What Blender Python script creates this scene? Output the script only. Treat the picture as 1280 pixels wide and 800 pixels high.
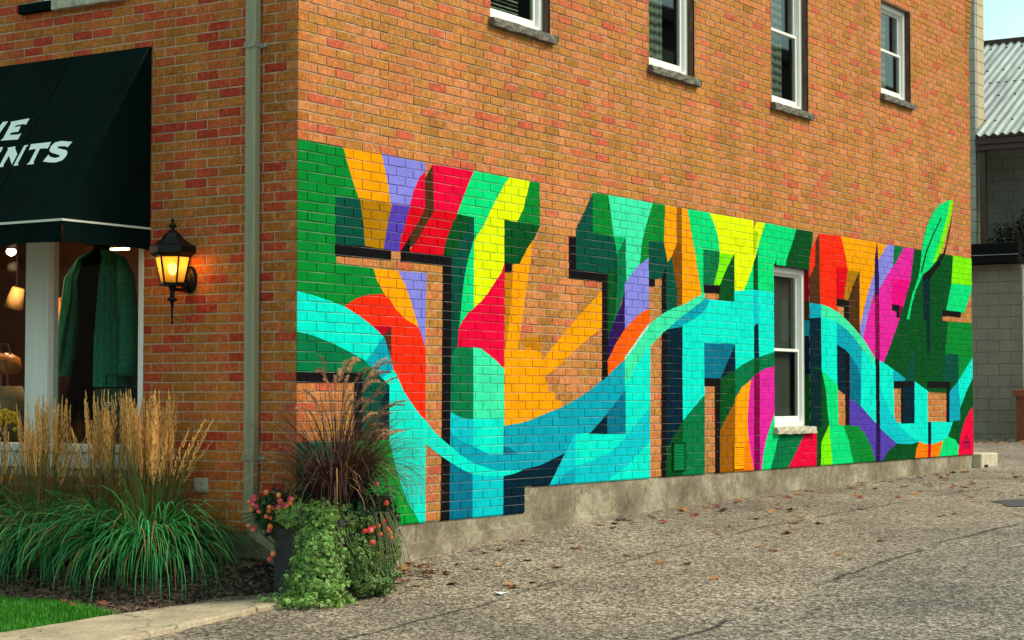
import bpy, bmesh, math, random
from mathutils import Vector, Matrix
from mathutils.geometry import tessellate_polygon

for o in list(bpy.data.objects): bpy.data.objects.remove(o, do_unlink=True)
scene = bpy.context.scene
COLL = scene.collection
R = math.radians

# ------------------------------------------------------------------ camera
cam_d = bpy.data.cameras.new('camera'); cam = bpy.data.objects.new('camera', cam_d); COLL.objects.link(cam)
cam.location = (-9.9595, -8.1544, 1.62)
AZ, PITCH = 32.8927, 2.3241            # heading from +X, tilt up (degrees)
cam.rotation_euler = (R(90 + PITCH), 0, R(AZ - 90))
cam_d.sensor_width = 36.0
cam_d.lens = 36.0 * 2390.0 / 1280.0
cam_d.clip_start = 0.1; cam_d.clip_end = 2000
scene.camera = cam

# ------------------------------------------------------------------ sky, sun, exposure
world = bpy.data.worlds.new('World'); scene.world = world; world.use_nodes = True
wn = world.node_tree.nodes; wl = world.node_tree.links
for n in list(wn): wn.remove(n)
SUN_EL, SUN_AZ = 46.0, -62.0            # soft sun behind thin cloud, south-east of the mural wall
sky = wn.new('ShaderNodeTexSky'); sky.sky_type = 'NISHITA'; sky.sun_disc = False
sky.sun_elevation = R(SUN_EL); sky.sun_rotation = R(90 - SUN_AZ)
sky.air_density = 1.0; sky.dust_density = 3.0; sky.ozone_density = 1.0
# thin overcast: the clear sky washed out by a pale uneven cloud sheet
tc = wn.new('ShaderNodeTexCoord'); nz = wn.new('ShaderNodeTexNoise'); nz.inputs['Scale'].default_value = 16.0
nz.inputs['Detail'].default_value = 6.0
rp = wn.new('ShaderNodeValToRGB'); rp.color_ramp.elements[0].position = .38; rp.color_ramp.elements[1].position = .72
rp.color_ramp.elements[0].color = (5.3, 8.8, 7.8, 1); rp.color_ramp.elements[1].color = (7.4, 9.2, 8.5, 1)
mx = wn.new('ShaderNodeMix'); mx.data_type = 'RGBA'; mx.inputs[0].default_value = .72
bg = wn.new('ShaderNodeBackground'); bg.inputs['Strength'].default_value = 0.047
wo = wn.new('ShaderNodeOutputWorld')
wl.new(tc.outputs['Generated'], nz.inputs['Vector']); wl.new(nz.outputs['Fac'], rp.inputs['Fac'])
wl.new(sky.outputs['Color'], mx.inputs[6]); wl.new(rp.outputs['Color'], mx.inputs[7])
wl.new(mx.outputs[2], bg.inputs['Color']); wl.new(bg.outputs['Background'], wo.inputs['Surface'])

sun_d = bpy.data.lights.new('sun', 'SUN'); sun_d.energy = 1.5; sun_d.angle = R(24); sun_d.color = (1.0, .87, .69)
sun = bpy.data.objects.new('sun', sun_d); COLL.objects.link(sun)
sv = Vector((math.cos(R(SUN_EL)) * math.cos(R(SUN_AZ)), math.cos(R(SUN_EL)) * math.sin(R(SUN_AZ)), math.sin(R(SUN_EL))))
sun.rotation_euler = sv.to_track_quat('Z', 'Y').to_euler(); sun.location = sv * 40

scene.view_settings.view_transform = 'Standard'; scene.view_settings.look = 'None'
scene.view_settings.exposure = 1.6; scene.view_settings.gamma = 1.0
scene.render.engine = 'CYCLES'
scene.render.resolution_x, scene.render.resolution_y = 1024, 640

# ------------------------------------------------------------------ helpers
def lin(c):
    f = lambda v: v / 12.92 if v <= .04045 else ((v + .055) / 1.055) ** 2.4
    return tuple(f(v / 255.0) for v in c)

def link(o, parent=None):
    COLL.objects.link(o)
    if parent is not None:
        o.parent = parent
    return o

def me(name, verts, faces, mats=None, fmat=None, smooth=False):
    m = bpy.data.meshes.new(name); m.from_pydata(verts, [], faces); m.update()
    for mm in (mats if isinstance(mats, (list, tuple)) else [mats]):
        if mm: m.materials.append(mm)
    if fmat: m.polygons.foreach_set('material_index', fmat)
    if smooth: m.polygons.foreach_set('use_smooth', [True] * len(m.polygons))
    return m

class MB:
    """collects simple shapes into one mesh"""
    def __init__(s): s.v = []; s.f = []; s.m = []; s.attr = []
    def poly(s, pts, mi=0):
        b = len(s.v); s.v += [tuple(p) for p in pts]; s.f.append(tuple(range(b, b + len(pts)))); s.m.append(mi)
    def box(s, x0, x1, y0, y1, z0, z1, mi=0, mat=None):
        b = len(s.v)
        pts = [(x0,y0,z0),(x1,y0,z0),(x1,y1,z0),(x0,y1,z0),(x0,y0,z1),(x1,y0,z1),(x1,y1,z1),(x0,y1,z1)]
        if mat is not None: pts = [tuple(mat @ Vector(p)) for p in pts]
        s.v += pts
        for q in ((0,3,2,1),(4,5,6,7),(0,1,5,4),(1,2,6,5),(2,3,7,6),(3,0,4,7)):
            s.f.append(tuple(b + i for i in q)); s.m.append(mi)
    def cbox(s, x0, x1, y0, y1, z0, z1, c=.004, mi=0):
        """box with chamfered edges (convex hull of inset corners)"""
        bm = bmesh.new(); bmesh.ops.create_cube(bm, size=1)
        for v in bm.verts:
            v.co = Vector((x0 + (v.co.x + .5) * (x1 - x0), y0 + (v.co.y + .5) * (y1 - y0), z0 + (v.co.z + .5) * (z1 - z0)))
        bmesh.ops.bevel(bm, geom=bm.edges[:], offset=c, segments=1, affect='EDGES')
        b = len(s.v); bm.verts.index_update(); s.v += [tuple(v.co) for v in bm.verts]
        for f in bm.faces: s.f.append(tuple(b + v.index for v in f.verts)); s.m.append(mi)
        bm.free()
    def tube(s, pts, rad, n=6, mi=0, cap=True):
        pts = [Vector(p) for p in pts]; b = len(s.v); k = len(pts)
        rads = rad if isinstance(rad, (list, tuple)) else [rad] * k
        up = Vector((0, 0, 1)); prev = None
        for i, p in enumerate(pts):
            t = (pts[min(i + 1, k - 1)] - pts[max(i - 1, 0)]).normalized()
            a = prev if prev is not None else (up if abs(t.z) < .9 else Vector((1, 0, 0)))
            u = (a - t * a.dot(t)).normalized(); w = t.cross(u); prev = u
            for j in range(n):
                an = 2 * math.pi * j / n
                s.v.append(tuple(p + (u * math.cos(an) + w * math.sin(an)) * rads[i]))
        for i in range(k - 1):
            for j in range(n):
                s.f.append((b + i*n + j, b + i*n + (j+1) % n, b + (i+1)*n + (j+1) % n, b + (i+1)*n + j)); s.m.append(mi)
        if cap:
            s.f.append(tuple(b + j for j in reversed(range(n)))); s.m.append(mi)
            s.f.append(tuple(b + (k-1)*n + j for j in range(n))); s.m.append(mi)
    def lathe(s, c, prof, n=16, mi=0, rot=0.0):
        b = len(s.v); k = len(prof)
        for r, z in prof:
            for j in range(n):
                a = 2 * math.pi * j / n + rot
                s.v.append((c[0] + r * math.cos(a), c[1] + r * math.sin(a), c[2] + z))
        for i in range(k - 1):
            for j in range(n):
                s.f.append((b + i*n + j, b + i*n + (j+1) % n, b + (i+1)*n + (j+1) % n, b + (i+1)*n + j)); s.m.append(mi)
        s.f.append(tuple(b + j for j in reversed(range(n)))); s.m.append(mi)
        s.f.append(tuple(b + (k-1)*n + j for j in range(n))); s.m.append(mi)
    def build(s, name, mats, parent=None, smooth=False):
        o = bpy.data.objects.new(name, me(name, s.v, s.f, mats, s.m, smooth)); link(o, parent)
        if s.attr:
            a = o.data.attributes.new('rnd', 'FLOAT', 'FACE'); a.data.foreach_set('value', s.attr)
        return o

def empty(name, loc=(0, 0, 0)):
    o = bpy.data.objects.new(name, None); o.empty_display_size = .1; o.location = loc; COLL.objects.link(o); return o
def tag(o, label, cat, group=None):
    o['label'] = label; o['category'] = cat
    if group: o['group'] = group
    return o
def kind(o, k): o['kind'] = k; return o

# ------------------------------------------------------------------ materials
def newmat(name):
    m = bpy.data.materials.new(name); m.use_nodes = True; nt = m.node_tree
    b = nt.nodes['Principled BSDF']; return m, nt, b
def N(nt, t, **kw):
    n = nt.nodes.new(t)
    for k, v in kw.items():
        if k in n.inputs: n.inputs[k].default_value = v
        else: setattr(n, k, v)
    return n
def mat(name, col, rough=.6, var=.12, scale=30, bump=0.0, bscale=200, metal=0.0, spec=.5, detail=4, stretch=None, bdist=.004):
    """plain paint/stone/metal with uneven tone and fine relief"""
    m, nt, b = newmat(name); L = nt.links
    tcn = N(nt, 'ShaderNodeTexCoord'); src = tcn.outputs['Object']
    if stretch:
        mp = N(nt, 'ShaderNodeMapping'); mp.inputs['Scale'].default_value = stretch; L.new(src, mp.inputs['Vector']); src = mp.outputs['Vector']
    n1 = N(nt, 'ShaderNodeTexNoise', Scale=scale, Detail=detail, Roughness=.6); L.new(src, n1.inputs['Vector'])
    mr = N(nt, 'ShaderNodeMapRange'); mr.inputs['From Min'].default_value = .3; mr.inputs['From Max'].default_value = .7
    mr.inputs['To Min'].default_value = 1 - var; mr.inputs['To Max'].default_value = 1 + var; L.new(n1.outputs['Fac'], mr.inputs['Value'])
    mu = N(nt, 'ShaderNodeVectorMath', operation='SCALE'); mu.inputs[0].default_value = col; L.new(mr.outputs['Result'], mu.inputs['Scale'])
    L.new(mu.outputs['Vector'], b.inputs['Base Color'])
    b.inputs['Roughness'].default_value = rough; b.inputs['Metallic'].default_value = metal; b.inputs['Specular IOR Level'].default_value = spec
    if bump:
        n2 = N(nt, 'ShaderNodeTexNoise', Scale=bscale, Detail=3); L.new(src, n2.inputs['Vector'])
        bp = N(nt, 'ShaderNodeBump', Strength=bump, Distance=bdist); L.new(n2.outputs['Fac'], bp.inputs['Height']); L.new(bp.outputs['Normal'], b.inputs['Normal'])
    return m

def ramp_const(nt, stops):
    r = N(nt, 'ShaderNodeValToRGB'); cr = r.color_ramp; cr.interpolation = 'CONSTANT'
    while len(cr.elements) < len(stops): cr.elements.new(.5)
    for e, (p, c) in zip(cr.elements, stops): e.position = p; e.color = (*c, 1)
    return r

BR = [(0, (.50, .20, .050)), (.17, (.55, .20, .066)), (.35, (.45, .195, .045)), (.48, (.57, .215, .080)), (.61, (.53, .175, .056)),
      (.73, (.47, .20, .048)), (.83, (.56, .145, .062)), (.91, (.39, .165, .040)), (.965, (.53, .11, .055))]
BRF = [(0, (.52, .165, .040)), (.20, (.54, .142, .043)), (.34, (.46, .155, .034)), (.47, (.53, .115, .037)), (.59, (.42, .142, .033)),
      (.70, (.54, .08, .034)), (.84, (.50, .172, .040)), (.92, (.46, .055, .027))]
def brick_mat(name, per_object, pal=BR):
    m, nt, b = newmat(name); L = nt.links
    if per_object:
        oi = N(nt, 'ShaderNodeObjectInfo'); rv = oi.outputs['Random']
    else:
        at = N(nt, 'ShaderNodeAttribute', attribute_name='rnd'); rv = at.outputs['Fac']
    rc = ramp_const(nt, pal); L.new(rv, rc.inputs['Fac'])
    geo = N(nt, 'ShaderNodeNewGeometry')
    mp = N(nt, 'ShaderNodeMapping'); mp.inputs['Scale'].default_value = (1, 1, .22); L.new(geo.outputs['Position'], mp.inputs['Vector'])
    n1 = N(nt, 'ShaderNodeTexNoise', Scale=95, Detail=5, Roughness=.7); L.new(mp.outputs['Vector'], n1.inputs['Vector'])   # combed vertical face
    n2 = N(nt, 'ShaderNodeTexNoise', Scale=26, Detail=4, Roughness=.6); L.new(geo.outputs['Position'], n2.inputs['Vector'])
    n3 = N(nt, 'ShaderNodeTexNoise', Scale=2.4, Detail=6, Roughness=.65); L.new(mp.outputs['Vector'], n3.inputs['Vector'])      # rain streaks and weathering
    def rng(src, lo, hi, a=.3, c=.7):
        r = N(nt, 'ShaderNodeMapRange'); r.inputs['From Min'].default_value = a; r.inputs['From Max'].default_value = c
        r.inputs['To Min'].default_value = lo; r.inputs['To Max'].default_value = hi; L.new(src, r.inputs['Value']); return r.outputs['Result']
    m1 = N(nt, 'ShaderNodeMath', operation='MULTIPLY'); L.new(rng(n1.outputs['Fac'], .52, 1.40), m1.inputs[0]); L.new(rng(n2.outputs['Fac'], .78, 1.2), m1.inputs[1])
    n4 = N(nt, 'ShaderNodeTexNoise', Scale=130, Detail=3, Roughness=.75); L.new(geo.outputs['Position'], n4.inputs['Vector'])     # pits and sand
    m0 = N(nt, 'ShaderNodeMath', operation='MULTIPLY'); L.new(m1.outputs[0], m0.inputs[0]); L.new(rng(n4.outputs['Fac'], .62, 1.30, .36, .64), m0.inputs[1]); m1 = m0
    m2 = N(nt, 'ShaderNodeMath', operation='MULTIPLY'); L.new(m1.outputs[0], m2.inputs[0]); L.new(rng(n3.outputs['Fac'], .76, 1.14), m2.inputs[1])
    sc = N(nt, 'ShaderNodeVectorMath', operation='SCALE'); L.new(rc.outputs['Color'], sc.inputs[0]); L.new(m2.outputs[0], sc.inputs['Scale'])
    # pale mineral bloom in spots
    bl = N(nt, 'ShaderNodeMix', data_type='RGBA'); L.new(rng(n2.outputs['Fac'], 0, .30, .58, .76), bl.inputs[0])
    L.new(sc.outputs['Vector'], bl.inputs[6]); bl.inputs[7].default_value = (.66, .36, .20, 1)
    L.new(bl.outputs[2], b.inputs['Base Color'])
    b.inputs['Roughness'].default_value = .9; b.inputs['Specular IOR Level'].default_value = .06
    bp = N(nt, 'ShaderNodeBump', Strength=.55, Distance=.004); L.new(n1.outputs['Fac'], bp.inputs['Height']); L.new(bp.outputs['Normal'], b.inputs['Normal'])
    bp.inputs['Strength'].default_value = .8
    return m

def paint_mat(name, rgb, ledge_light=0.0):
    """flat exterior masonry paint brushed over the brick face"""
    m, nt, b = newmat(name); L = nt.links
    c = [(max(v, .002) * (1 - ledge_light) + ledge_light * t) * .74 for v, t in zip(lin(rgb), (.95, .92, .85))]
    geo = N(nt, 'ShaderNodeNewGeometry')
    mp = N(nt, 'ShaderNodeMapping'); mp.inputs['Scale'].default_value = (1, 1, .25); L.new(geo.outputs['Position'], mp.inputs['Vector'])
    n1 = N(nt, 'ShaderNodeTexNoise', Scale=90, Detail=5, Roughness=.7); L.new(mp.outputs['Vector'], n1.inputs['Vector'])
    n2 = N(nt, 'ShaderNodeTexNoise', Scale=5, Detail=6, Roughness=.65); L.new(geo.outputs['Position'], n2.inputs['Vector'])
    a = N(nt, 'ShaderNodeMath', operation='ADD'); L.new(n1.outputs['Fac'], a.inputs[0]); L.new(n2.outputs['Fac'], a.inputs[1])
    r = N(nt, 'ShaderNodeMapRange'); r.inputs['From Min'].default_value = .7; r.inputs['From Max'].default_value = 1.3
    r.inputs['To Min'].default_value = .76; r.inputs['To Max'].default_value = 1.16; L.new(a.outputs[0], r.inputs['Value'])
    sc = N(nt, 'ShaderNodeVectorMath', operation='SCALE'); sc.inputs[0].default_value = c; L.new(r.outputs['Result'], sc.inputs['Scale'])
    L.new(sc.outputs['Vector'], b.inputs['Base Color'])
    b.inputs['Roughness'].default_value = .75; b.inputs['Specular IOR Level'].default_value = .02
    bp = N(nt, 'ShaderNodeBump', Strength=.4, Distance=.003); L.new(n1.outputs['Fac'], bp.inputs['Height']); L.new(bp.outputs['Normal'], b.inputs['Normal'])
    return m

def leaf_mat(name, col, var=.35, rough=.5, trans=.25, rnd=True):
    m, nt, b = newmat(name); L = nt.links
    if rnd:
        at = N(nt, 'ShaderNodeAttribute', attribute_name='rnd'); f = at.outputs['Fac']
        r = N(nt, 'ShaderNodeMapRange'); r.inputs['To Min'].default_value = 1 - var; r.inputs['To Max'].default_value = 1 + var; L.new(f, r.inputs['Value']); f = r.outputs['Result']
        sc = N(nt, 'ShaderNodeVectorMath', operation='SCALE'); sc.inputs[0].default_value = col; L.new(f, sc.inputs['Scale']); cs = sc.outputs['Vector']
        L.new(cs, b.inputs['Base Color'])
    else: b.inputs['Base Color'].default_value = (*col, 1)
    b.inputs['Roughness'].default_value = rough; b.inputs['Specular IOR Level'].default_value = .3
    tr = N(nt, 'ShaderNodeBsdfTranslucent')
    if rnd: L.new(cs, tr.inputs['Color'])
    else: tr.inputs['Color'].default_value = (*col, 1)
    mxs = N(nt, 'ShaderNodeMixShader'); mxs.inputs[0].default_value = trans
    out = nt.nodes['Material Output']; L.new(b.outputs[0], mxs.inputs[1]); L.new(tr.outputs[0], mxs.inputs[2]); L.new(mxs.outputs[0], out.inputs['Surface'])
    return m

def glass_mat(name, tint=(.82, .88, .86), ior=1.5):
    m, nt, b = newmat(name); L = nt.links; nt.nodes.remove(b)
    fr = N(nt, 'ShaderNodeFresnel', IOR=ior); gl = N(nt, 'ShaderNodeBsdfGlossy', Roughness=.02); tr = N(nt, 'ShaderNodeBsdfTransparent')
    tr.inputs['Color'].default_value = (*tint, 1); mxs = N(nt, 'ShaderNodeMixShader')
    ge = N(nt, 'ShaderNodeNewGeometry'); mi_ = N(nt, 'ShaderNodeMix', data_type='FLOAT'); mi_.inputs[2].default_value = ior; mi_.inputs[3].default_value = 1 / ior
    L.new(ge.outputs['Backfacing'], mi_.inputs[0]); L.new(mi_.outputs[0], fr.inputs['IOR'])          # thin pane: both faces act as air to glass
    L.new(fr.outputs[0], mxs.inputs[0]); L.new(tr.outputs[0], mxs.inputs[1]); L.new(gl.outputs[0], mxs.inputs[2])
    L.new(mxs.outputs[0], nt.nodes['Material Output'].inputs['Surface']); return m
def emit_mat(name, col, s):
    m, nt, b = newmat(name); nt.nodes.remove(b); e = N(nt, 'ShaderNodeEmission', Strength=s); e.inputs['Color'].default_value = (*col, 1)
    nt.links.new(e.outputs[0], nt.nodes['Material Output'].inputs['Surface']); return m

M = {}
M['brick_obj'] = brick_mat('brick_single', True, BRF); M['brick'] = brick_mat('brick_side', False, BR); M['brick_front'] = brick_mat('brick_front', False, BRF)
M['mortar'] = mat('mortar', (.46, .36, .25), .95, .22, 14, .5, 160); M['mortar_side'] = mat('mortar_side', (.36, .27, .175), .95, .5, 7, .5, 160)
M['white'] = mat('white_vinyl', (.80, .79, .75), .35, .04, 8)
M['white_wood'] = mat('white_painted_wood', (.80, .80, .76), .5, .10, 6, .15, 40, stretch=(1, 1, .15))
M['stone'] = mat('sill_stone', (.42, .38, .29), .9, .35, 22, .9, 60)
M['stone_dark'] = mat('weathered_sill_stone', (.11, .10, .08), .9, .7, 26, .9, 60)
M['glass'] = glass_mat('window_glass', (.72, .78, .76)); M['shop_glass'] = glass_mat('shop_glass', (.9, .93, .92), 1.45)
M['dark_room'] = mat('dark_room', (.03, .027, .025), .9, .1)
def curtain_mat():
    m, nt, b = newmat('sheer_curtain'); L = nt.links; tcn = N(nt, 'ShaderNodeTexCoord'); mp = N(nt, 'ShaderNodeMapping'); mp.inputs['Scale'].default_value = (1, 0, .42); mp.inputs['Location'].default_value = (-.3, 0, -.36); L.new(tcn.outputs['Object'], mp.inputs['Vector'])
    wv = N(nt, 'ShaderNodeTexWave', Scale=9, Distortion=2.2, Detail=2); wv.wave_type = 'RINGS'; wv.inputs['Detail Scale'].default_value = 2.0; L.new(mp.outputs['Vector'], wv.inputs['Vector'])
    r = N(nt, 'ShaderNodeValToRGB'); r.color_ramp.elements[0].color = (.10, .10, .075, 1); r.color_ramp.elements[1].color = (.50, .50, .40, 1); L.new(wv.outputs['Fac'], r.inputs['Fac']); L.new(r.outputs['Color'], b.inputs['Base Color']); b.inputs['Roughness'].default_value = .9; return m
M['curtain'] = curtain_mat()
M['screen'] = mat('insect_screen', (.13, .118, .10), .8, .15, 4, stretch=(8, 8, .4))
M['awning'] = mat('awning_canvas', (.0012, .0075, .0068), .9, .22, 2.5, .6, 3.5, spec=.05, bdist=.05)
M['awning_trim'] = mat('awning_trim', (.62, .62, .55), .5, .05)
M['letter'] = mat('lettering_white', (.74, .82, .76), .6, .03)
M['downspout'] = mat('downspout_paint', (.27, .26, .165), .5, .10, 9, stretch=(1, 1, .2))
M['black_metal'] = mat('black_cast_metal', (.004, .004, .004), .4, .2, 60, .35, 120, spec=.2)
M['soil'] = mat('soil', (.030, .020, .014), .95, .4, 40, .8, 90)
M['planter'] = mat('planter_resin', (.026, .029, .034), .6, .25, 40, .5, 150)
M['outlet'] = mat('outlet_cover', (.45, .40, .32), .45, .1)
# ------------------------------------------------------------------ ground
KX = [-60,-40,-12,-5,-1,0,1.14,2.2,4.15,6.25,8.06,13.3,22,40,90]
KZ = [-.4,-.3,-.02,.13,.29,.34,.43,.51,.60,.645,.682,.745,.91,1.25,1.5]
def prof(x):
    if x <= KX[0]: return KZ[0]
    for i in range(len(KX) - 1):
        if x <= KX[i+1]:
            t = (x - KX[i]) / (KX[i+1] - KX[i]); return KZ[i] + (KZ[i+1] - KZ[i]) * t
    return KZ[-1]
def Gd(x, y): return prof(x) + .015 * max(min(y, 0), -20)
def sstep(a, b, v):
    t = max(0, min(1, (v - a) / (b - a))); return t * t * (3 - 2 * t)
def Yd(x, y): return .292 + .026 * max(x, -9) + .215 * sstep(-1.15, -.05, x) * sstep(-.12 - .42 * max(x, -1), .30 - .42 * max(x, -1), y) + .015 * math.sin(x * 5.1 + y * 3.3)

def asphalt_mat():
    m, nt, b = newmat('asphalt'); L = nt.links
    geo = N(nt, 'ShaderNodeNewGeometry'); pos = geo.outputs['Position']
    vo = N(nt, 'ShaderNodeTexVoronoi', Scale=58); L.new(pos, vo.inputs['Vector'])           # stones in the binder
    n0 = N(nt, 'ShaderNodeTexNoise', Scale=32, Detail=6, Roughness=.8); L.new(pos, n0.inputs['Vector'])
    n1 = N(nt, 'ShaderNodeTexNoise', Scale=.9, Detail=6, Roughness=.6); L.new(pos, n1.inputs['Vector'])
    n2 = N(nt, 'ShaderNodeTexNoise', Scale=2.2, Detail=7, Roughness=.7); L.new(pos, n2.inputs['Vector'])
    rr = N(nt, 'ShaderNodeValToRGB'); cr = rr.color_ramp; cr.elements[0].position = .34; cr.elements[0].color = (.045, .036, .028, 1)
    cr.elements[1].position = .68; cr.elements[1].color = (.52, .445, .37, 1); e = cr.elements.new(.5); e.color = (.19, .155, .122, 1)
    mixn = N(nt, 'ShaderNodeMix', data_type='FLOAT'); mixn.inputs[0].default_value = .42
    L.new(n0.outputs['Fac'], mixn.inputs[2]); L.new(vo.outputs['Color'], mixn.inputs[3]); L.new(mixn.outputs[0], rr.inputs['Fac'])
    sx = N(nt, 'ShaderNodeSeparateXYZ'); L.new(pos, sx.inputs[0])
    def rng(src, a, c, lo, hi):
        r = N(nt, 'ShaderNodeMapRange'); r.inputs['From Min'].default_value = a; r.inputs['From Max'].default_value = c
        r.inputs['To Min'].default_value = lo; r.inputs['To Max'].default_value = hi; L.new(src, r.inputs['Value']); return r.outputs['Result']
    def mul(a, c):
        k = N(nt, 'ShaderNodeMath', operation='MULTIPLY'); L.new(a, k.inputs[0]); L.new(c, k.inputs[1]); return k.outputs[0]
    # two paving seams run along the wall, wandering a little, broken in places
    def seam(y0, w, amp):
        k = N(nt, 'ShaderNodeMath', operation='MULTIPLY_ADD'); k.inputs[1].default_value = amp; k.inputs[2].default_value = -y0 - amp * .5; L.new(n2.outputs['Fac'], k.inputs[0])
        a = N(nt, 'ShaderNodeMath', operation='ADD'); L.new(sx.outputs['Y'], a.inputs[0]); L.new(k.outputs[0], a.inputs[1])
        ab = N(nt, 'ShaderNodeMath', operation='ABSOLUTE'); L.new(a.outputs[0], ab.inputs[0]); 
        br = rng(n1.outputs['Fac'], .50, .62, .1, 1.0); ma = N(nt, 'ShaderNodeMath', operation='MAXIMUM'); L.new(rng(ab.outputs[0], w * .4, w, .25, 1.0), ma.inputs[0]); L.new(br, ma.inputs[1]); return ma.outputs[0]
    # brown tannin stains from leaves by the wall, greyer older lane beyond the outer seam
    wob = N(nt, 'ShaderNodeMath', operation='MULTIPLY_ADD'); wob.inputs[1].default_value = 1.6; L.new(n1.outputs['Fac'], wob.inputs[0]); L.new(sx.outputs['Y'], wob.inputs[2])
    lane = rng(wob.outputs[0], -2.9, -1.7, 0, 1)
    tone = N(nt, 'ShaderNodeMix', data_type='RGBA'); L.new(lane, tone.inputs[0]); tone.inputs[6].default_value = (.76, .77, .80, 1); tone.inputs[7].default_value = (1.03, .98, .90, 1)
    mt = N(nt, 'ShaderNodeMix', data_type='RGBA', blend_type='MULTIPLY'); mt.inputs[0].default_value = 1; L.new(rr.outputs['Color'], mt.inputs[6]); L.new(tone.outputs[2], mt.inputs[7])
    st = mul(mul(seam(-1.45, .022, .16), seam(-3.08, .03, .3)), mul(rng(n1.outputs['Fac'], .3, .7, .66, 1.24), rng(n2.outputs['Fac'], .35, .65, .86, 1.1)))
    sc = N(nt, 'ShaderNodeVectorMath', operation='SCALE'); L.new(mt.outputs[2], sc.inputs[0]); L.new(st, sc.inputs['Scale'])
    L.new(sc.outputs['Vector'], b.inputs['Base Color']); b.inputs['Roughness'].default_value = .85; b.inputs['Specular IOR Level'].default_value = .3
    hh = N(nt, 'ShaderNodeMath', operation='ADD'); L.new(vo.outputs['Distance'], hh.inputs[0]); L.new(n0.outputs['Fac'], hh.inputs[1])
    bp = N(nt, 'ShaderNodeBump', Strength=.9, Distance=.012); L.new(hh.outputs[0], bp.inputs['Height']); L.new(bp.outputs['Normal'], b.inputs['Normal'])
    return m
M['asphalt'] = asphalt_mat()

def grid_sheet(name, xs, ys, zf, m, keep=None):
    v = [(x, y, zf(x, y)) for y in ys for x in xs]; nx = len(xs); f = []
    for j in range(len(ys) - 1):
        for i in range(nx - 1):
            if keep is None or keep((xs[i] + xs[i+1]) / 2, (ys[j] + ys[j+1]) / 2): f.append((j*nx+i, j*nx+i+1, (j+1)*nx+i+1, (j+1)*nx+i))
    o = bpy.data.objects.new(name, me(name, v, f, m, smooth=True)); link(o); return kind(o, 'structure')
def frange(a, b, n): return [a + (b - a) * i / n for i in range(n + 1)]
gx = [-1500, -400, -120] + sorted(set([round(v, 3) for v in frange(-60, -12, 12) + frange(-12, 24, 144) + frange(24, 90, 16)])) + [300, 1500]
gy = [-1500, -300, -80] + frange(-40, -8, 10) + frange(-7.75, 6, 55) + frange(8, 60, 12) + [300, 1500]
asphalt = grid_sheet('asphalt_ground', gx, gy, lambda x, y: Gd(x, y) - (.10 if (x < -.1 and y > .3) or (x < 13 and y > .3) else 0), M['asphalt'])

# ------------------------------------------------------------------ the brick building
bld = tag(empty('brick_building'), 'two-storey orange brick corner shop building with concrete foundation', 'building')
CO, CL, J = .0677, .2032, .0095          # course height, brick module, joint
Z0, XE, YE = .712, 13.25, 4.6
ZT = Z0 + 95 * CO
STEP = 2.835
zc = lambda k: Z0 + k * CO
SIDE_OPEN = [(7.455, 8.318, zc(8), zc(33)), (2.345, 3.20, zc(56), zc(80)), (4.898, 5.745, zc(56), zc(80)), (7.44, 8.30, zc(56), zc(80)), (10.325, 11.205, zc(63), zc(80))]
FRONT_OPEN = [(1.40, YE, 1.105, 3.02), (1.62, 2.52, zc(56), zc(80))]
rg = random.Random(7)
def courses(length, opens, front):
    out = []
    for k in range(95):
        z0, z1 = zc(k), zc(k + 1)
        full_first = (k % 2 == 0) != front
        a = 0.0 if full_first else CL / 2
        spans = [(0.0, CL if full_first else CL / 2)] if False else []
        edges = []
        if full_first: edges.append((0.0, CL)); a = CL
        else:
            edges.append((0.0, CL / 2)); a = CL / 2
        while a < length - .001:
            edges.append((a, min(a + CL, length))); a += CL
        for (a0, a1) in edges:
            if not front and k < 3 and a0 > STEP - .03: continue
            if not front and k < 3: a1 = min(a1, STEP)
            pieces = [(a0, a1)]
            for (o0, o1, oz0, oz1) in opens:
                if z1 > oz0 + .012 and z0 < oz1 - .012:
                    np_ = []
                    for (p0, p1) in pieces:
                        if p1 <= o0 or p0 >= o1: np_.append((p0, p1)); continue
                        if p0 < o0 - .02: np_.append((p0, o0 + J / 2))
                        if p1 > o1 + .02: np_.append((o1 - J / 2, p1))
                    pieces = np_
            for (p0, p1) in pieces:
                if p1 - p0 > .025: out.append((k, p0, p1, z0, z1))
    return out
def rect(b):
    k, a0, a1, z0, z1 = b
    lo = 0.0 if a0 == 0 else a0 + J / 2
    q = random.Random(int(k * 1000 + a0 * 317)); j = lambda: q.uniform(-.0017, .0017)      # hand-laid: no two bricks quite alike
    return (lo if a0 == 0 else lo + j()), a1 - J / 2 + j(), z0 + J / 2 + j(), z1 - J / 2 + j()
side_b = courses(XE, SIDE_OPEN, False); front_b = courses(YE, FRONT_OPEN, True)

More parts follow.
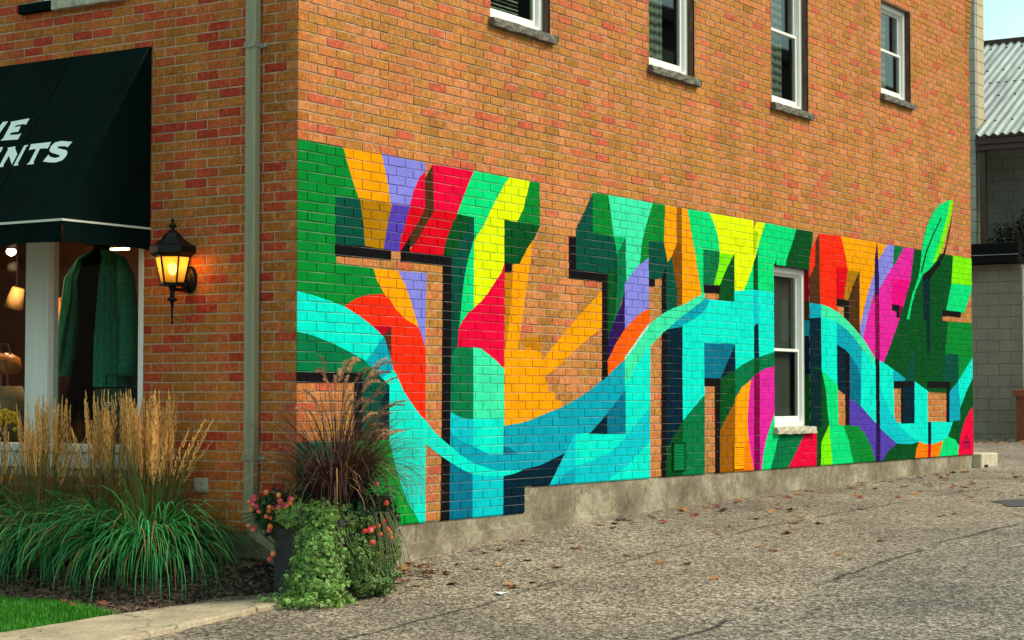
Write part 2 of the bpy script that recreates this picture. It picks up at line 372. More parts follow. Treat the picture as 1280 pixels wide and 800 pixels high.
def brick_geo(mb, r, dep, wall, rv, mi=0):
    a0, a1, z0, z1 = r; c = .0025; d0, d1 = -dep, .095
    P3 = (lambda a, z, d: (a, d, z)) if wall == 'side' else (lambda a, z, d: (d, a, z))
    A = [P3(a0 + c, z0 + c, d0), P3(a1 - c, z0 + c, d0), P3(a1 - c, z1 - c, d0), P3(a0 + c, z1 - c, d0)]
    Bv = [P3(a0, z0, d0 + c), P3(a1, z0, d0 + c), P3(a1, z1, d0 + c), P3(a0, z1, d0 + c)]
    Cv = [P3(a0, z0, d1), P3(a1, z0, d1), P3(a1, z1, d1), P3(a0, z1, d1)]
    if wall != 'side': A.reverse(); Bv.reverse(); Cv.reverse()
    b = len(mb.v); mb.v += A + Bv + Cv
    fs = [(b, b+1, b+2, b+3)]
    for i in range(4):
        j = (i + 1) % 4
        fs += [(b+i, b+4+i, b+4+j, b+j), (b+4+i, b+8+i, b+8+j, b+4+j)]
    mb.f += fs; mb.m += [mi] * len(fs); mb.attr += [rv] * len(fs)

# the walls' mortar cores
def core(name, length, opens, side):
    mb = MB(); o = .005
    xs = sorted(set([o, length] + [v for op in opens for v in op[:2] if v < length] + ([STEP] if side else [])))
    for x0, x1 in zip(xs[:-1], xs[1:]):
        zs = [(zc(3) if side and x0 >= STEP - .001 else Z0, ZT)]
        for (a, b_, c, d) in opens:
            if x0 >= a - .001 and x1 <= b_ + .001:
                nz_ = []
                for (p, q) in zs:
                    if d <= p or c >= q: nz_.append((p, q)); continue
                    if c > p: nz_.append((p, c))
                    if d < q: nz_.append((d, q))
                zs = nz_
        for (p, q) in zs:
            if side: mb.box(x0, x1, o, .16, p, q)
            else: mb.box(o, .16, x0 if x0 > .02 else .17, x1, p, q)
    return mb.build(name, M['mortar_side' if side else 'mortar'], bld)
side_wall = core('side_wall', XE - .004, SIDE_OPEN, True)
front_wall = core('front_wall', YE, FRONT_OPEN, False)
mbc = MB(); mbc.box(.006, .17, .0055, .168, Z0, ZT); mbc.build('corner_core', M['mortar'], bld)

# the 300 bricks that show largest are objects of their own: stretchers of the shop front beside and above the lamp
full = MB(); hl, hh = (CL - J) / 2, (CO - J) / 2
brick_geo(full, (-hl, hl, -hh, hh), 0.0, 'side', .5)
full.attr = []
full_me = me('brick', full.v, full.f, M['brick_obj'])
def camdist(y, z): return (Vector((0, y, z)) - cam.location).length
cand = [b for b in front_b if abs((b[2] - b[1]) - CL) < .001 and b[1] > .05 and b[2] < 2.9 and .95 < b[3] < 4.55 and not (b[2] > 1.34 and b[3] < 4.1)]
cand.sort(key=lambda b: camdist((b[1] + b[2]) / 2, b[3])); chosen = set(cand[:300])
rest = MB()
for b in front_b:
    rr_ = rect(b); dep = rg.uniform(-.0012, .0018)
    if b[1] == 0:
        if b[2] < .15: continue                         # the side wall's corner brick shows its end here
        dep = 0.0
    if b in chosen:
        o = bpy.data.objects.new('brick', full_me); link(o, front_wall)
        o.location = (-dep, (rr_[0] + rr_[1]) / 2, (rr_[2] + rr_[3]) / 2); o.rotation_euler = (rg.uniform(-.004, .004), 0, -math.pi / 2 + rg.uniform(-.004, .004))
    else: brick_geo(rest, rr_, dep, 'front', rg.random(), 1)
DEP = {}
for b in side_b:
    dep = rg.uniform(-.0012, .0018) if b[1] > 0 else 0.0; DEP[b] = dep
    if b[1] == 0 and b[2] < .15: continue               # end of the front wall's corner brick
    brick_geo(rest, rect(b), dep, 'side', rg.random(), 0)
# darker corbelled bricks stepping out at the far top corner
for i in range(12):
    k = 80 + i; w = .012 + .011 * i
    brick_geo(rest, (XE - .10, XE + w, zc(k) + J/2, zc(k+1) - J/2), .004, 'side', .96 if i % 2 else .78, 0)
brickwork = kind(rest.build('brickwork', [M['brick'], M['brick_front']], bld), 'stuff')

# dark shell behind the walls, so that windows look into rooms
sh = MB(); sh.box(.17, XE, 8.8, 9, 0, ZT); sh.box(XE - .2, XE - .004, .165, 8.8, .2, ZT); sh.box(.17, XE - .2, .17, 8.8, ZT - .1, ZT)
sh.box(3.3, 3.4, .17, 8.8, .2, ZT - .1); sh.box(.17, XE - .2, .17, 8.8, 3.25, 3.4); sh.box(.0, .16, YE, 9, .2, ZT)
sh.build('inner_shell', M['dark_room'], bld)

# ------------------------------------------------------------------ foundation
def concrete_mat():
    m, nt, b = newmat('foundation_concrete'); L = nt.links
    geo = N(nt, 'ShaderNodeNewGeometry'); pos = geo.outputs['Position']
    n1 = N(nt, 'ShaderNodeTexNoise', Scale=1.7, Detail=9, Roughness=.74); L.new(pos, n1.inputs['Vector'])
    n2 = N(nt, 'ShaderNodeTexNoise', Scale=40, Detail=5, Roughness=.7); L.new(pos, n2.inputs['Vector'])
    r = N(nt, 'ShaderNodeValToRGB'); cr = r.color_ramp; cr.elements[0].position = .39; cr.elements[0].color = (.10, .078, .05, 1)
    cr.elements[1].position = .66; cr.elements[1].color = (.47, .43, .31, 1); e = cr.elements.new(.50); e.color = (.20, .163, .108, 1)
    mixn = N(nt, 'ShaderNodeMix', data_type='FLOAT'); mixn.inputs[0].default_value = .25; L.new(n1.outputs['Fac'], mixn.inputs[2]); L.new(n2.outputs['Fac'], mixn.inputs[3])
    L.new(mixn.outputs[0], r.inputs['Fac'])
    vo = N(nt, 'ShaderNodeTexVoronoi', Scale=5.5); L.new(pos, vo.inputs['Vector'])       # bug holes
    h = N(nt, 'ShaderNodeMapRange'); h.inputs['From Min'].default_value = .04; h.inputs['From Max'].default_value = .07; h.inputs['To Min'].default_value = .3; h.inputs['To Max'].default_value = 1; L.new(vo.outputs['Distance'], h.inputs['Value'])
    sc = N(nt, 'ShaderNodeVectorMath', operation='SCALE'); L.new(r.outputs['Color'], sc.inputs[0]); L.new(h.outputs['Result'], sc.inputs['Scale']); L.new(sc.outputs['Vector'], b.inputs['Base Color'])
    b.inputs['Roughness'].default_value = .9
    bp = N(nt, 'ShaderNodeBump', Strength=.6, Distance=.008); L.new(mixn.outputs[0], bp.inputs['Height']); L.new(bp.outputs['Normal'], b.inputs['Normal'])
    return m
M['concrete'] = concrete_mat()
fo = MB()
fo.box(.012, 1.38, .014, .15, -.3, Z0 - .001); fo.box(1.386, STEP, .012, .15, -.3, Z0 - .001); fo.box(STEP, 3.62, .012, .15, -.3, zc(3) - .001)
fo.box(3.626, 8.9, .011, .15, -.3, zc(3) - .001); fo.box(8.906, XE, .013, .15, -.3, zc(3) - .001); fo.box(.014, .15, .15, YE, -.3, Z0 - .001)
fnd = fo.build('foundation', M['concrete'], bld)
lg = MB()
pts = [(.012, .42), (1.1, .555), (2.2, .60), (3.2, .625), (4.3, .632)]
for (xa, za), (xb, zb) in zip(pts[:-1], pts[1:]):
    lg.poly([(xa, -.018, -.2), (xb, -.018, -.2), (xb, -.018, zb), (xa, -.018, za)]); lg.poly([(xa, -.018, za), (xb, -.018, zb), (xb, .012, zb + .004), (xa, .012, za + .004)])
lg.poly([(4.3, -.018, -.2), (4.3, .012, -.2), (4.3, .012, .636), (4.3, -.018, .632)]); lg.poly([(.012, .012, -.2), (.012, -.018, -.2), (.012, -.018, .42), (.012, .012, .424)])
lg.build('footing_ledge', M['concrete'], fnd)

# ------------------------------------------------------------------ windows in the side wall
def side_window(op, lower, sillmat, blind):
    x0, x1, z0, z1 = op; sill_top = z0 + .073
    w = empty('window', (x0, .0, z0)); w.parent = bld
    def B(mb, name, m, par=w): # world -> local
        mb.v = [(a - x0, b_, c - z0) for a, b_, c in mb.v]; return mb.build(name, m, par)
    d = .056
    f = MB()                                          # outer frame
    for (a, b_, c, e) in ((x0 + .004, x0 + .062, sill_top, z1 - .003), (x1 - .062, x1 - .004, sill_top, z1 - .003)): f.cbox(a, b_, d, d + .085, c, e, .003)
    f.cbox(x0 + .062, x1 - .062, d + .001, d + .085, z1 - .062, z1 - .003, .003); f.cbox(x0 + .062, x1 - .062, d - .006, d + .085, sill_top, sill_top + .05, .003)
    fr = B(f, 'frame', M['white'])
    zm = sill_top + (z1 - sill_top) * (.478 if lower else .50)
    for nm, (za, zb), dd in (('sash', (sill_top + .05, zm + .018), d + .030), ('sash', (zm - .018, z1 - .062), d + .052)):
        s_ = MB(); t = .036
        s_.cbox(x0 + .062, x0 + .062 + t, dd, dd + .03, za, zb, .002); s_.cbox(x1 - .062 - t, x1 - .062, dd, dd + .03, za, zb, .002)
        s_.cbox(x0 + .062 + t, x1 - .062 - t, dd, dd + .03, za, za + t * (1.5 if za < zm - .1 else .9), .002); s_.cbox(x0 + .062 + t, x1 - .062 - t, dd, dd + .03, zb - t * .8, zb, .002)
        B(s_, nm, M['white'])
        g = MB(); g.box(x0 + .062 + t, x1 - .062 - t, dd + .012, dd + .017, za + .03, zb - .02); B(g, 'pane', M['glass'])
    if blind == 'slats':
        for i in range(46):
            zz = sill_top + .07 + i * .032
            if zz > z1 - .06: break
            s_ = MB(); s_.poly([(x0 + .06, .150, zz), (x1 - .22, .150, zz), (x1 - .22, .170, zz + .022), (x0 + .06, .170, zz + .022)]); B(s_, 'blind_slat', M['curtain'])
    elif blind:
        s_ = MB(); n = 30; xe = x0 + (x1 - x0) * blind
        for i in range(n):
            xa, xb = x0 + (xe - x0) * i / n, x0 + (xe - x0) * (i + 1) / n
            ya, yb = .165 + .012 * math.sin(i * 1.3), .165 + .012 * math.sin((i + 1) * 1.3)
            s_.poly([(xa, ya, z0), (xb, yb, z0), (xb, yb, z1), (xa, ya, z1)])
        B(s_, 'curtain', M['curtain'])
    else:
        s_ = MB(); s_.poly([(x0, .155, z0), (x1 - .16, .155, z0), (x1 - .16, .155, z1), (x0, .155, z1)]); B(s_, 'insect_screen', M['screen'])
    # rock-faced stone sill with rough front
    s_ = MB(); r2 = random.Random(int(x0 * 100)); n = 14; xa, xb = x0 - .03, x1 + .075; ztop = z0 + .072; zb_ = z0 - .003
    fr_t, fr_b = [], []
    for i in range(n + 1):
        x = xa + (xb - xa) * i / n; fr_t.append((x, -.042 + r2.uniform(-.005, .005), ztop - r2.uniform(0, .006))); fr_b.append((x, -.046 + r2.uniform(-.009, .006), zb_ + r2.uniform(0, .01)))
    for i in range(n):
        xa_, xb_ = fr_t[i][0], fr_t[i+1][0]
        mid = [((fr_t[i][0]), -.058 + .008 * ((i * 7) % 3), (ztop + zb_) / 2), (fr_t[i+1][0], -.058 + .008 * (((i + 1) * 7) % 3), (ztop + zb_) / 2)]
        s_.poly([mid[0], mid[1], fr_t[i+1], fr_t[i]]); s_.poly([fr_b[i], fr_b[i+1], mid[1], mid[0]])
        s_.poly([fr_t[i], fr_t[i+1], (xb_, .072, ztop + .004), (xa_, .072, ztop + .004)]); s_.poly([fr_b[i+1], fr_b[i], (xa_, .07, zb_), (xb_, .07, zb_)])
    s_.poly([fr_b[0], (xa, -.05, (ztop + zb_) / 2), fr_t[0], (xa, .06, ztop), (xa, .06, zb_)]); s_.poly([fr_t[n], (xb, -.05, (ztop + zb_) / 2), fr_b[n], (xb, .06, zb_), (xb, .06, ztop)])
    B(s_, 'sill', sillmat)
    if not lower:                                       # dark weathered storm trim down the reveal
        s_ = MB(); s_.box(x1 - .010, x1 + .003, .002, .054, sill_top, z1 - .004); s_.box(x0, x1, .004, .054, z1 - .012, z1 + .001)
        B(s_, 'storm_trim', M['trim_brown'])
        s_ = MB(); s_.box(x1 - .003, x1 + .012, -.0065, .001, sill_top + .01, z1); B(s_, 'caulk_line', M['black_metal'])
    else:
        s_ = MB(); s_.box(x0, x1, .004, .054, z1 - .010, z1 + .001); B(s_, 'lintel_edge', M['black_metal'])
    return w
M['trim_brown'] = mat('weathered_trim', (.085, .042, .022), .7, .5, 18, stretch=(1, 1, .3))
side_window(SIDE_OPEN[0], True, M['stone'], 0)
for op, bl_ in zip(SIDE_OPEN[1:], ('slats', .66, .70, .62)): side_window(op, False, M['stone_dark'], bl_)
MURAL=[
('G1','-20,3360 505,3357 544,3269 588,3183 689,3002 419,2996 422,2544 856,2533 892,2456 993,2353 790,2330 656,2300 569,2265 509,2233 362,2264 150,2299 -21,2318'),
('OR','492,3357 949,3362 982,3268 1029,3141 1063,3001 677,3001 578,3177 533,3264'),
('LAV','936,3362 1475,3347 1475,3276 1408,3225 1344,3134 1304,3046 1281,3001 1050,3001 1018,3138 971,3264'),
('CRI','1473,3287 1399,3234 1334,3140 1293,3051 1269,2995 1481,2995'),
('RED','1283,3010 1482,3006 1385,2884 1287,2781 1164,2669 1138,2672 1184,2800 1232,2935 1278,3017'),
('PUR','1051,3013 1286,3012 1243,2930 1194,2810 1176,2809 1156,2669 949,2673 968,2803 1003,2879'),
('OCH','673,3013 1064,3013 1015,2875 977,2742 960,2673 737,2675 713,2826'),
('G2','407,3003 685,3013 725,2828 749,2676 409,2664'),
('BLK','409,2676 742,2687 1052,2672 1052,2601 410,2593'),
('CRI','1567,3346 2126,3352 2053,3249 1983,3143 1904,3004 1572,2999'),
('RED','1575,3011 1908,3013 1811,2883 1747,2782 1709,2668 1268,2671 1336,2747 1474,2900'),
('BRN','1571,3346 1468,3234 1469,3008 1376,2892 1272,2792 1273,2705 1344,2738 1483,2892 1584,2998'),
('BLK','1281,2794 1285,2667 1165,2671'),
('G3','1892,3012 2126,3002 2035,2919 1966,2835 1896,2722 1808,2665 1696,2669 1736,2787 1801,2890'),
('G2','2123,3007 2126,2829 2081,2735 2054,2695 2002,2555 1959,2356 1925,2159 1899,1989 1845,1957 1797,1934 1800,2674 1888,2730 1956,2842 2027,2927'),
('MINT','2116,3355 2622,3349 2541,3273 2431,3152 2340,3043 2267,2947 2186,2870 2129,2818 2126,2762 2123,2299 2036,2247 1967,2191 1912,2135 1948,2358 1991,2558 2044,2700 2070,2741 2117,2842 2113,2996 1886,3003 1973,3150 2043,3255'),
('LIM','2614,3353 2923,3348 2875,3234 2826,3114 2728,3000 2551,2999 2543,2727 2543,2674 2505,2590 2431,2525 2339,2439 2230,2354 2112,2291 2114,2762 2117,2823 2178,2879 2258,2955 2330,3051 2422,3160 2533,3282'),
('G1','2910,3348 3057,3353 3061,2992 2714,3001 2816,3121 2864,3238'),
('G3','2539,3011 3062,3002 2971,2885 2883,2802 2756,2666 2535,2670'),
('AMB','2539,2608 2667,2611 2659,2489 2609,2139 2557,1969 2524,2026'),
('AMB','2739,2084 3069,2108 3086,1982 3110,1895 3059,1962 2895,1999'),
('OR','2972,2887 2943,2814 2894,2624 2827,2372 2769,2144 2742,1997 2898,2016 3068,1983 3093,1917 3276,2042 3542,2220 3795,2375 4056,2526 4056,2208 3842,2126 3547,1984 3301,1852 3129,1795 3181,1732 3180,1670 3289,1664 3288,1601 3390,1599 3389,1530 3061,1473 2934,1447 3063,1466 2802,1411 2528,1386 2530,2040 2547,1982 2597,2142 2648,2490 2673,2673 2757,2678 2874,2811'),
('BLK','2539,2682 2646,2674 2646,2601 2539,2598'),
('CRI','2542,2680 2496,2598 2423,2534 2331,2448 2224,2364 2114,2305 2029,2257 1958,2200 1908,2140 1890,1988 2103,1991 2121,1993 2208,1983 2333,1931 2424,1887 2535,1829 2536,2179'),
('G4','1892,2002 2118,2006 2119,1445 1980,1450 1893,1468 1798,1500 1794,1827 1802,1931 1838,1973'),
('AQM','2106,2007 2211,1996 2338,1944 2430,1900 2536,1844 2536,1445 2107,1446'),
('CY2','1798,1514 1896,1482 1982,1464 2119,1458 2119,1230 1893,1297 1798,1357'),
('CY','2107,1461 2536,1461 2536,1168 2317,1173 2107,1233'),
('TEAL','2528,1400 2800,1423 3062,1466 2942,1449 3137,1490 3398,1541 3604,1599 3815,1669 3987,1740 4052,1776 4184,1847 4364,1933 4454,1968 4453,1672 4144,1479 3839,1311 3597,1303 3443,1155 3179,1088 2943,1054 3062,1068 2801,1037 2556,1036 2409,1045 2263,1071 2103,1111 1945,1170 1798,1250 1800,1368 1897,1310 2115,1246 2319,1187 2525,1182'),
('DTEAL','2524,1241 2614,1231 2708,1189 2746,1172 2524,1172'),
('DTEAL','1787,1150 1863,1127 1984,1084 2114,1051 2107,698 1779,700'),
('CY2','2098,1056 2265,1036 2537,1026 2531,692 2095,698'),
('NAVY','2525,1024 2668,1036 2800,1053 3061,1078 3176,1104 3448,1167 3322,1040 3210,895 2841,900 2837,687 2519,692'),
('BLK','1166,2682 1308,2674 1704,2680 1812,2677 1809,2021 1798,1423 1791,697 1673,698 1688,1424 1692,2018 1698,2600 1166,2600'),
('VER','500,2241 564,2279 653,2315 788,2344 986,2360 1030,2344 1117,2263 1243,2194 1397,2146 1404,2135 1445,2071 1479,1994 1480,1438 1390,1490 1308,1559 1270,1593 1190,1668 1110,1780 1063,1836 1015,1947 962,2039 940,2053 803,2127 653,2190'),
('DRED','809,2124 1058,2127 1024,2083 985,2060 959,2041 940,2053'),
('BRN','1051,2131 1024,2093 958,2062 992,1993 1053,1874 1060,2120'),
('OR','843,2533 1146,2533 1228,2445 1293,2344 1342,2261 1399,2133 1238,2183 1110,2254 1024,2334 982,2350 883,2449'),
('LAV','1137,2530 1486,2536 1474,1991 1435,2065 1394,2129 1304,2303 1283,2338 1219,2438'),
('CY','-23,2332 152,2315 364,2280 509,2250 657,2201 808,2137 946,2063 979,2044 886,1951 763,1861 581,1920 363,1982 152,2030 -30,2047'),
('G4','-29,2061 154,2043 366,1996 584,1933 764,1875 870,1814 903,1794 725,1781 -30,1777'),
('BLK','-37,1791 730,1797 733,1307 624,1309 625,1723 -37,1718'),
('G2','718,1799 900,1804 963,1766 1047,1714 1048,1301 721,1307'),
('NAVY','939,1600 1043,1706 1048,1301 909,1303'),
('G5','-43,1321 610,1315 613,684 -56,714'),
('G6','595,1315 1046,1319 1123,1126 1187,995 1266,880 1362,782 1433,703 598,684'),
('TEAL','968,2054 1029,1952 1069,1850 1087,1808 960,1750 865,1802 751,1871'),
('CY','948,1759 1077,1820 1120,1790 1199,1678 1278,1603 1421,1486 1419,1484 1481,1455 1480,703 1412,703 1353,774 1257,872 1176,989 1112,1122 1036,1310 1035,1707'),
('CY','1309,1571 1397,1499 1478,1456 1577,1379 1677,1320 1795,1260 1949,1182 2106,1124 2266,1085 2410,1059 2557,1051 2802,1047 2669,1022 2520,1011 2264,1020 2103,1039 1980,1071 1859,1113 1706,1176 1605,1221 1473,1286 1307,1368'),
('G2','3906,3344 3913,3018 4268,3007 4320,2854 4308,2736 4159,2657 4154,2668 3613,2671 3625,3018'),
('BLK','3510,2954 3626,2956 3625,2683 4163,2680 4157,2552 4146,2597 4153,1804 4049,1760 4052,2601 4052,2599 3509,2601'),
('G1','3902,3347 4176,3351 4210,3227 4271,2994 3901,3006'),
('AQM','4163,3351 4964,3348 4889,3221 4817,3100 4758,2970 4721,2787 4452,2607 4452,2997 4259,2995 4198,3224'),
('MG','4255,3007 4465,3007 4398,2921 4312,2835'),
('G4','4460,3010 4308,2850 4307,2631 4273,2362 4183,2165 4351,2391 4457,2568 4466,2617'),
('G3','4314,2854 4297,2744 4159,2679 4144,2623 4147,2083 4194,2164 4277,2342 4321,2630'),
('DPUR','4452,2573 4386,2424 4273,2297 4183,2172 4142,2091 4144,1926 4192,1965 4281,2066 4455,2204'),
('LAV','4875,2874 4874,2589 4878,2395 4692,2336 4576,2276 4442,2194 4443,2606 4456,2624 4713,2798'),
('G1','4953,3349 5197,3354 5167,3002 4888,2993 4875,2859 4710,2783 4746,2974 4806,3106 4878,3227'),
('G2','4876,3004 5165,3014 5205,2895 5231,2823 5121,2694 4937,2667 4874,2654'),
('BLK','4874,2670 4987,2672 4986,2603 4874,2602'),
('ORG','4884,2409 4896,2254 4763,2164 4599,2046 4448,1947 4369,1917 4190,1832 4148,1801 4142,1938 4183,1973 4273,2075 4444,2214 4571,2286 4687,2348'),
('OR','5185,3354 5413,3350 5410,3004 5239,2813 5155,3007'),
('OBR','5401,3348 5513,3350 5511,2992 5398,2999'),
('BRN2','5401,3010 5511,3008 5512,2475 5522,2461 5381,2435 5395,2586 5334,2747 5297,2890'),
('BLK','5114,2692 5216,2824 5212,2389 5112,2356'),
('G2','5307,2898 5345,2751 5407,2588 5398,2437 5195,2385 5198,2815'),
('OR','5501,3352 5626,3351 5691,3166 5766,2967 5830,2778 5901,2580 5759,2524 5553,2455 5502,2446'),
('NAVY','5194,2240 5298,2268 5518,2283 5519,1399 5345,1268 5209,1146 5182,1265'),
('BLK','5111,2205 5211,2244 5203,1778 5187,904 5092,901 5105,1777'),
('G3','5517,1414 5338,1282 5197,1152 5175,904 5510,901'),
('TEAL','5940,2551 6073,2532 5996,2454 5889,2389 5732,2329 5577,2286 5500,2266 5197,2231 5422,2342 5625,2427'),
('AQM','5952,2599 5755,2540 5550,2471 5323,2427 5150,2379 4931,2290 4887,2268 4756,2178 4592,2060 4440,1960 4439,1729 4528,1765 4645,1880 4785,1995 4928,2090 5084,2174 5153,2208 5277,2259 5427,2329 5630,2413 5951,2536'),
('STRAW','4911,2273 4893,2258 4763,2168 4599,2050 4441,1949 4440,1969 4583,2069 4746,2187 4876,2277'),
('CY','4439,1744 4521,1777 4637,1891 4778,2007 4897,2090 4887,908 3751,906 3200,911 3592,1315 3837,1325 4439,1320'),
('CY2','4890,1531 4752,1460 4406,1250 4182,1156 3921,1097 3599,1057 3598,903 4096,905 4455,1026 4756,1165 4889,1232'),
('CY2','3592,1315 3611,1315 3610,901 3200,911'),
('TEAL','3611,1043 3478,1008 3273,910 3610,901'),
('NAVY','4146,1488 4147,1309 3833,1317'),
('DTEAL','4451,1680 4451,1307 4135,1309 4135,1487'),
('MINT','5614,3351 6056,3353 6151,3275 6219,3168 6274,2991 5937,2988 5934,2673 5953,2583 5889,2577 5819,2774 5755,2963 5679,3162'),
('G4','5925,3000 6278,3003 6257,2871 6158,2668 5922,2664'),
('LGR','6260,3003 6582,3001 6419,2841 6252,2664 6133,2666 6204,2799 6254,2900'),
('LIM','6048,3349 6993,3355 7004,3019 6570,2989 6261,2988 6247,3093 6208,3175 6142,3267'),
('LIM','7072,3346 7280,3349 7196,3233 7121,3125 7061,3006 6942,2833 6780,2641 6565,2624 6569,3007 6986,3032 6989,3256'),
('LIMD','6989,3265 7101,3247 7047,3042 6986,3016'),
('G3','6578,3005 6576,2527 6241,2532 6257,2677 6411,2849'),
('BLK','5922,2678 6276,2679 6256,2601 6154,2600 5930,2595'),
('MINT','7270,3351 7427,3349 8008,3341 7908,3180 7759,2994 7759,2935 7459,2919 7520,3017 7520,2662 6994,2653 6765,2643 6933,2840 7051,3012 7111,3131 7186,3240'),
('G3','7093,3068 7093,2660 6987,2653 6991,2931'),
('G3','7997,3343 8419,3346 8340,3016 8339,2946 7746,2930 7747,2998 7898,3187'),
('CY','6565,2640 6777,2657 7022,2674 7499,2675 7497,2063 7281,2032 6987,1982 6757,1928 6574,1867 6571,2119 5948,2116 5943,1635 5700,1500 5503,1396 5503,2279 5728,2341 5884,2400 5989,2464 6057,2535 6261,2537 6569,2539'),
('CY2','6987,2670 7096,2678 7098,2338 6998,2297'),
('NAVY','6998,2309 7046,2341 7098,2350 7108,1991 6994,1985'),
('DTEAL','5936,2129 6589,2129 6424,1952 6276,1791 5933,1788'),
('NAVY','6582,2130 6586,1871 6263,1795 6415,1961'),
('BLK','5933,1803 6281,1803 6268,1784 6252,907 6151,905 6153,1726 5932,1727'),
('G3','6262,1802 6586,1886 6591,1789 6589,1597 6363,1398 6255,1296'),
('G4','5942,1649 5694,1513 5502,1410 5495,901 5937,903'),
('G4','6574,1882 6754,1942 6984,1997 7279,2047 7497,2077 7495,1916 7279,1897 7088,1850 6928,1779 6755,1709 6615,1628 6580,1593'),
('G3','6994,1999 7108,2008 7106,1852 6992,1811'),
('OBR','6592,1597 6587,906 6245,907 6252,1309 6383,1428'),
('OR','6961,1807 6722,1720 6577,1611 6569,906 6635,907 6722,1061 6888,1235 6861,1413 6892,1613 6936,1787'),
('ORG2','6878,1259 6799,1179 6684,1044 6595,908 7002,909 6929,1087'),
('MAG','6951,1812 7084,1864 7277,1912 7501,1931 7498,1482 7396,1376 7281,1211 7205,1061 7173,906 6983,908 6912,1083 6856,1261 6843,1413 6874,1615 6920,1788'),
('DMAG','6992,1828 7105,1867 7120,1793 7110,907 6981,908'),
('MINT','7481,1492 7500,1485 7498,1335 7589,1241 7487,1084 7369,911 7155,905 7188,1065 7265,1218 7387,1383'),
('G4','7563,1266 8210,1266 8019,1094 7779,907 7352,911 7468,1088'),
('CRI','8191,1270 8483,1279 8494,907 7765,911 8012,1106'),
('VER','8531,3303 8363,3158 8321,3018 8322,2848 8471,2995 8501,3242'),
('BRN','8579,3339 8480,3246 8459,3000 8319,2864 8315,2600 8604,2573 8596,3114'),
('VER','8570,3340 9147,3351 9241,3214 9337,3012 9018,2986 9013,2666 9029,2523 8585,2574'),
('RED','9006,3000 9343,3027 9295,2847 9220,2672 9011,2660'),
('OCH','9334,3012 9651,3005 9465,2825 9335,2659 9200,2669 9277,2851'),
('OR','9136,3349 10142,3355 10087,3178 10072,2987 9902,2789 9751,2583 9713,2468 9645,2323 9627,2818 9631,2996 9335,2997 9231,3208'),
('OR','10165,3350 10473,3344 10325,3233 10182,3130 10170,3213'),
('BRN','9647,3005 9640,2468 9652,2319 9323,2455 9326,2663 9326,2670 9456,2833'),
('BLK','9011,2678 9346,2667 9342,2446 9217,2490 9219,2593 9010,2599'),
('LAV','10457,3352 10690,3352 10623,3101 10397,2970 10241,2831 10176,2770 10169,3144 10318,3242'),
('LAV','10080,3012 10110,2830 9975,2689 9898,2529 9743,2252 9680,2264 9648,2393 9709,2488 9893,2797'),
('G4','10664,3348 10981,3349 10755,3172 10612,3081'),
('MAG','10964,3352 11301,3350 11220,3107 11175,2963 10847,2526 10486,2151 10327,2001 10189,2018 10067,2052 9724,2256 9887,2542 10080,2778 10234,2849 10611,3107 10617,3100 10748,3187'),
('HPK','10583,2970 11178,2978 10971,2656 10801,2661 10584,2669'),
('DMAG','11067,2892 11012,2719 10857,2535 10792,2528 10795,2664 10964,2671'),
('BLK','10584,2680 10807,2673 10804,2529 10712,2532 10713,2595 10582,2609'),
('DPUR','10145,3344 10182,3215 10207,2953 10203,2755 10078,2749 10076,3063'),
('DMAG','10078,2764 10203,2770 10207,2011 10082,2049'),
('AQM','8585,2600 8828,2576 9103,2519 9383,2417 9742,2264 10076,2061 10073,1955 9735,2144 9448,2264 9202,2355 8995,2418 8583,2446'),
('CY','8583,2466 9036,2431 9025,1738 8584,1903'),
('TEAL','9017,2421 9276,2355 9524,2251 9707,2128 9669,1507 9343,1601 9341,2069 9013,2171'),
('DTEAL','9342,2089 9592,1941 9675,1832 9669,1507 9343,1601'),
('NAVY','9013,2186 9236,2136 9336,2094 9266,1645 9019,1719'),
('BLK','9239,2136 9356,2084 9357,1314 9242,1315 9238,1656'),
('CY','9688,2144 9738,2161 10081,1972 10106,1308 9868,1418 9653,1511'),
('TEAL','8308,2601 8604,2594 8602,2446 8306,2424'),
('NAVY','8306,2439 8602,2461 8610,1888 8297,1884'),
('G3','8298,1931 8601,1942 8625,1892 8724,1728 8810,1341 8607,1150 8593,904 8469,903 8475,1275 8289,1324'),
('DKT','8298,1932 8593,1908 8604,1327 8405,1288 8289,1325'),
('MINT','8598,1909 9032,1750 9031,1721 9041,1332 9213,1321 9335,1156 9459,912 8862,912 8790,1342 8706,1724 8619,1885'),
('LGR','8799,1341 8881,910 8578,904 8592,1154'),
('G1','9178,1324 9585,1322 9767,1238 9950,1105 10089,919 9439,910 9318,1150'),
('PUR','9343,1616 9665,1523 10094,1330 10215,1318 10719,1099 10432,1010 10295,906 10070,913 9934,1097 9753,1228 9582,1310 9338,1317'),
('BLK','10083,2066 10211,2028 10208,1318 10087,1320'),
('DPUR','10087,1335 10212,1330 10204,910 10067,911'),
('G3','11282,3349 12591,3357 12562,3153 12516,2988 12344,2668 12202,2658 12199,2549 12415,2542 12289,2140 12755,2152 12746,1811 12425,1675 11680,1690 11266,1783 10960,1829 10619,1922 10311,2011 10326,2016 10477,2162 10831,2536 11157,2971 11202,3111'),
('G1','12394,2545 13289,2553 13277,2130 13099,1983 12986,1954 12736,1807 12733,2139 12264,2131'),
('DKT','11561,3048 11790,3090 11785,2555 11784,2197 11679,2074 11659,2531 11557,2532'),
('G2','12312,2157 12745,2144 12746,1806 12181,1802 12185,1969'),
('G2','11258,2158 11261,1796 10944,1805 11115,2054'),
('LGR','12579,3360 13253,3361 13264,3193 13249,3006 12511,2989'),
('MINT','12515,3007 13251,3024 13234,2948 12962,2669 12323,2671'),
('BLK','12190,2677 12852,2679 12830,2606 12188,2602'),
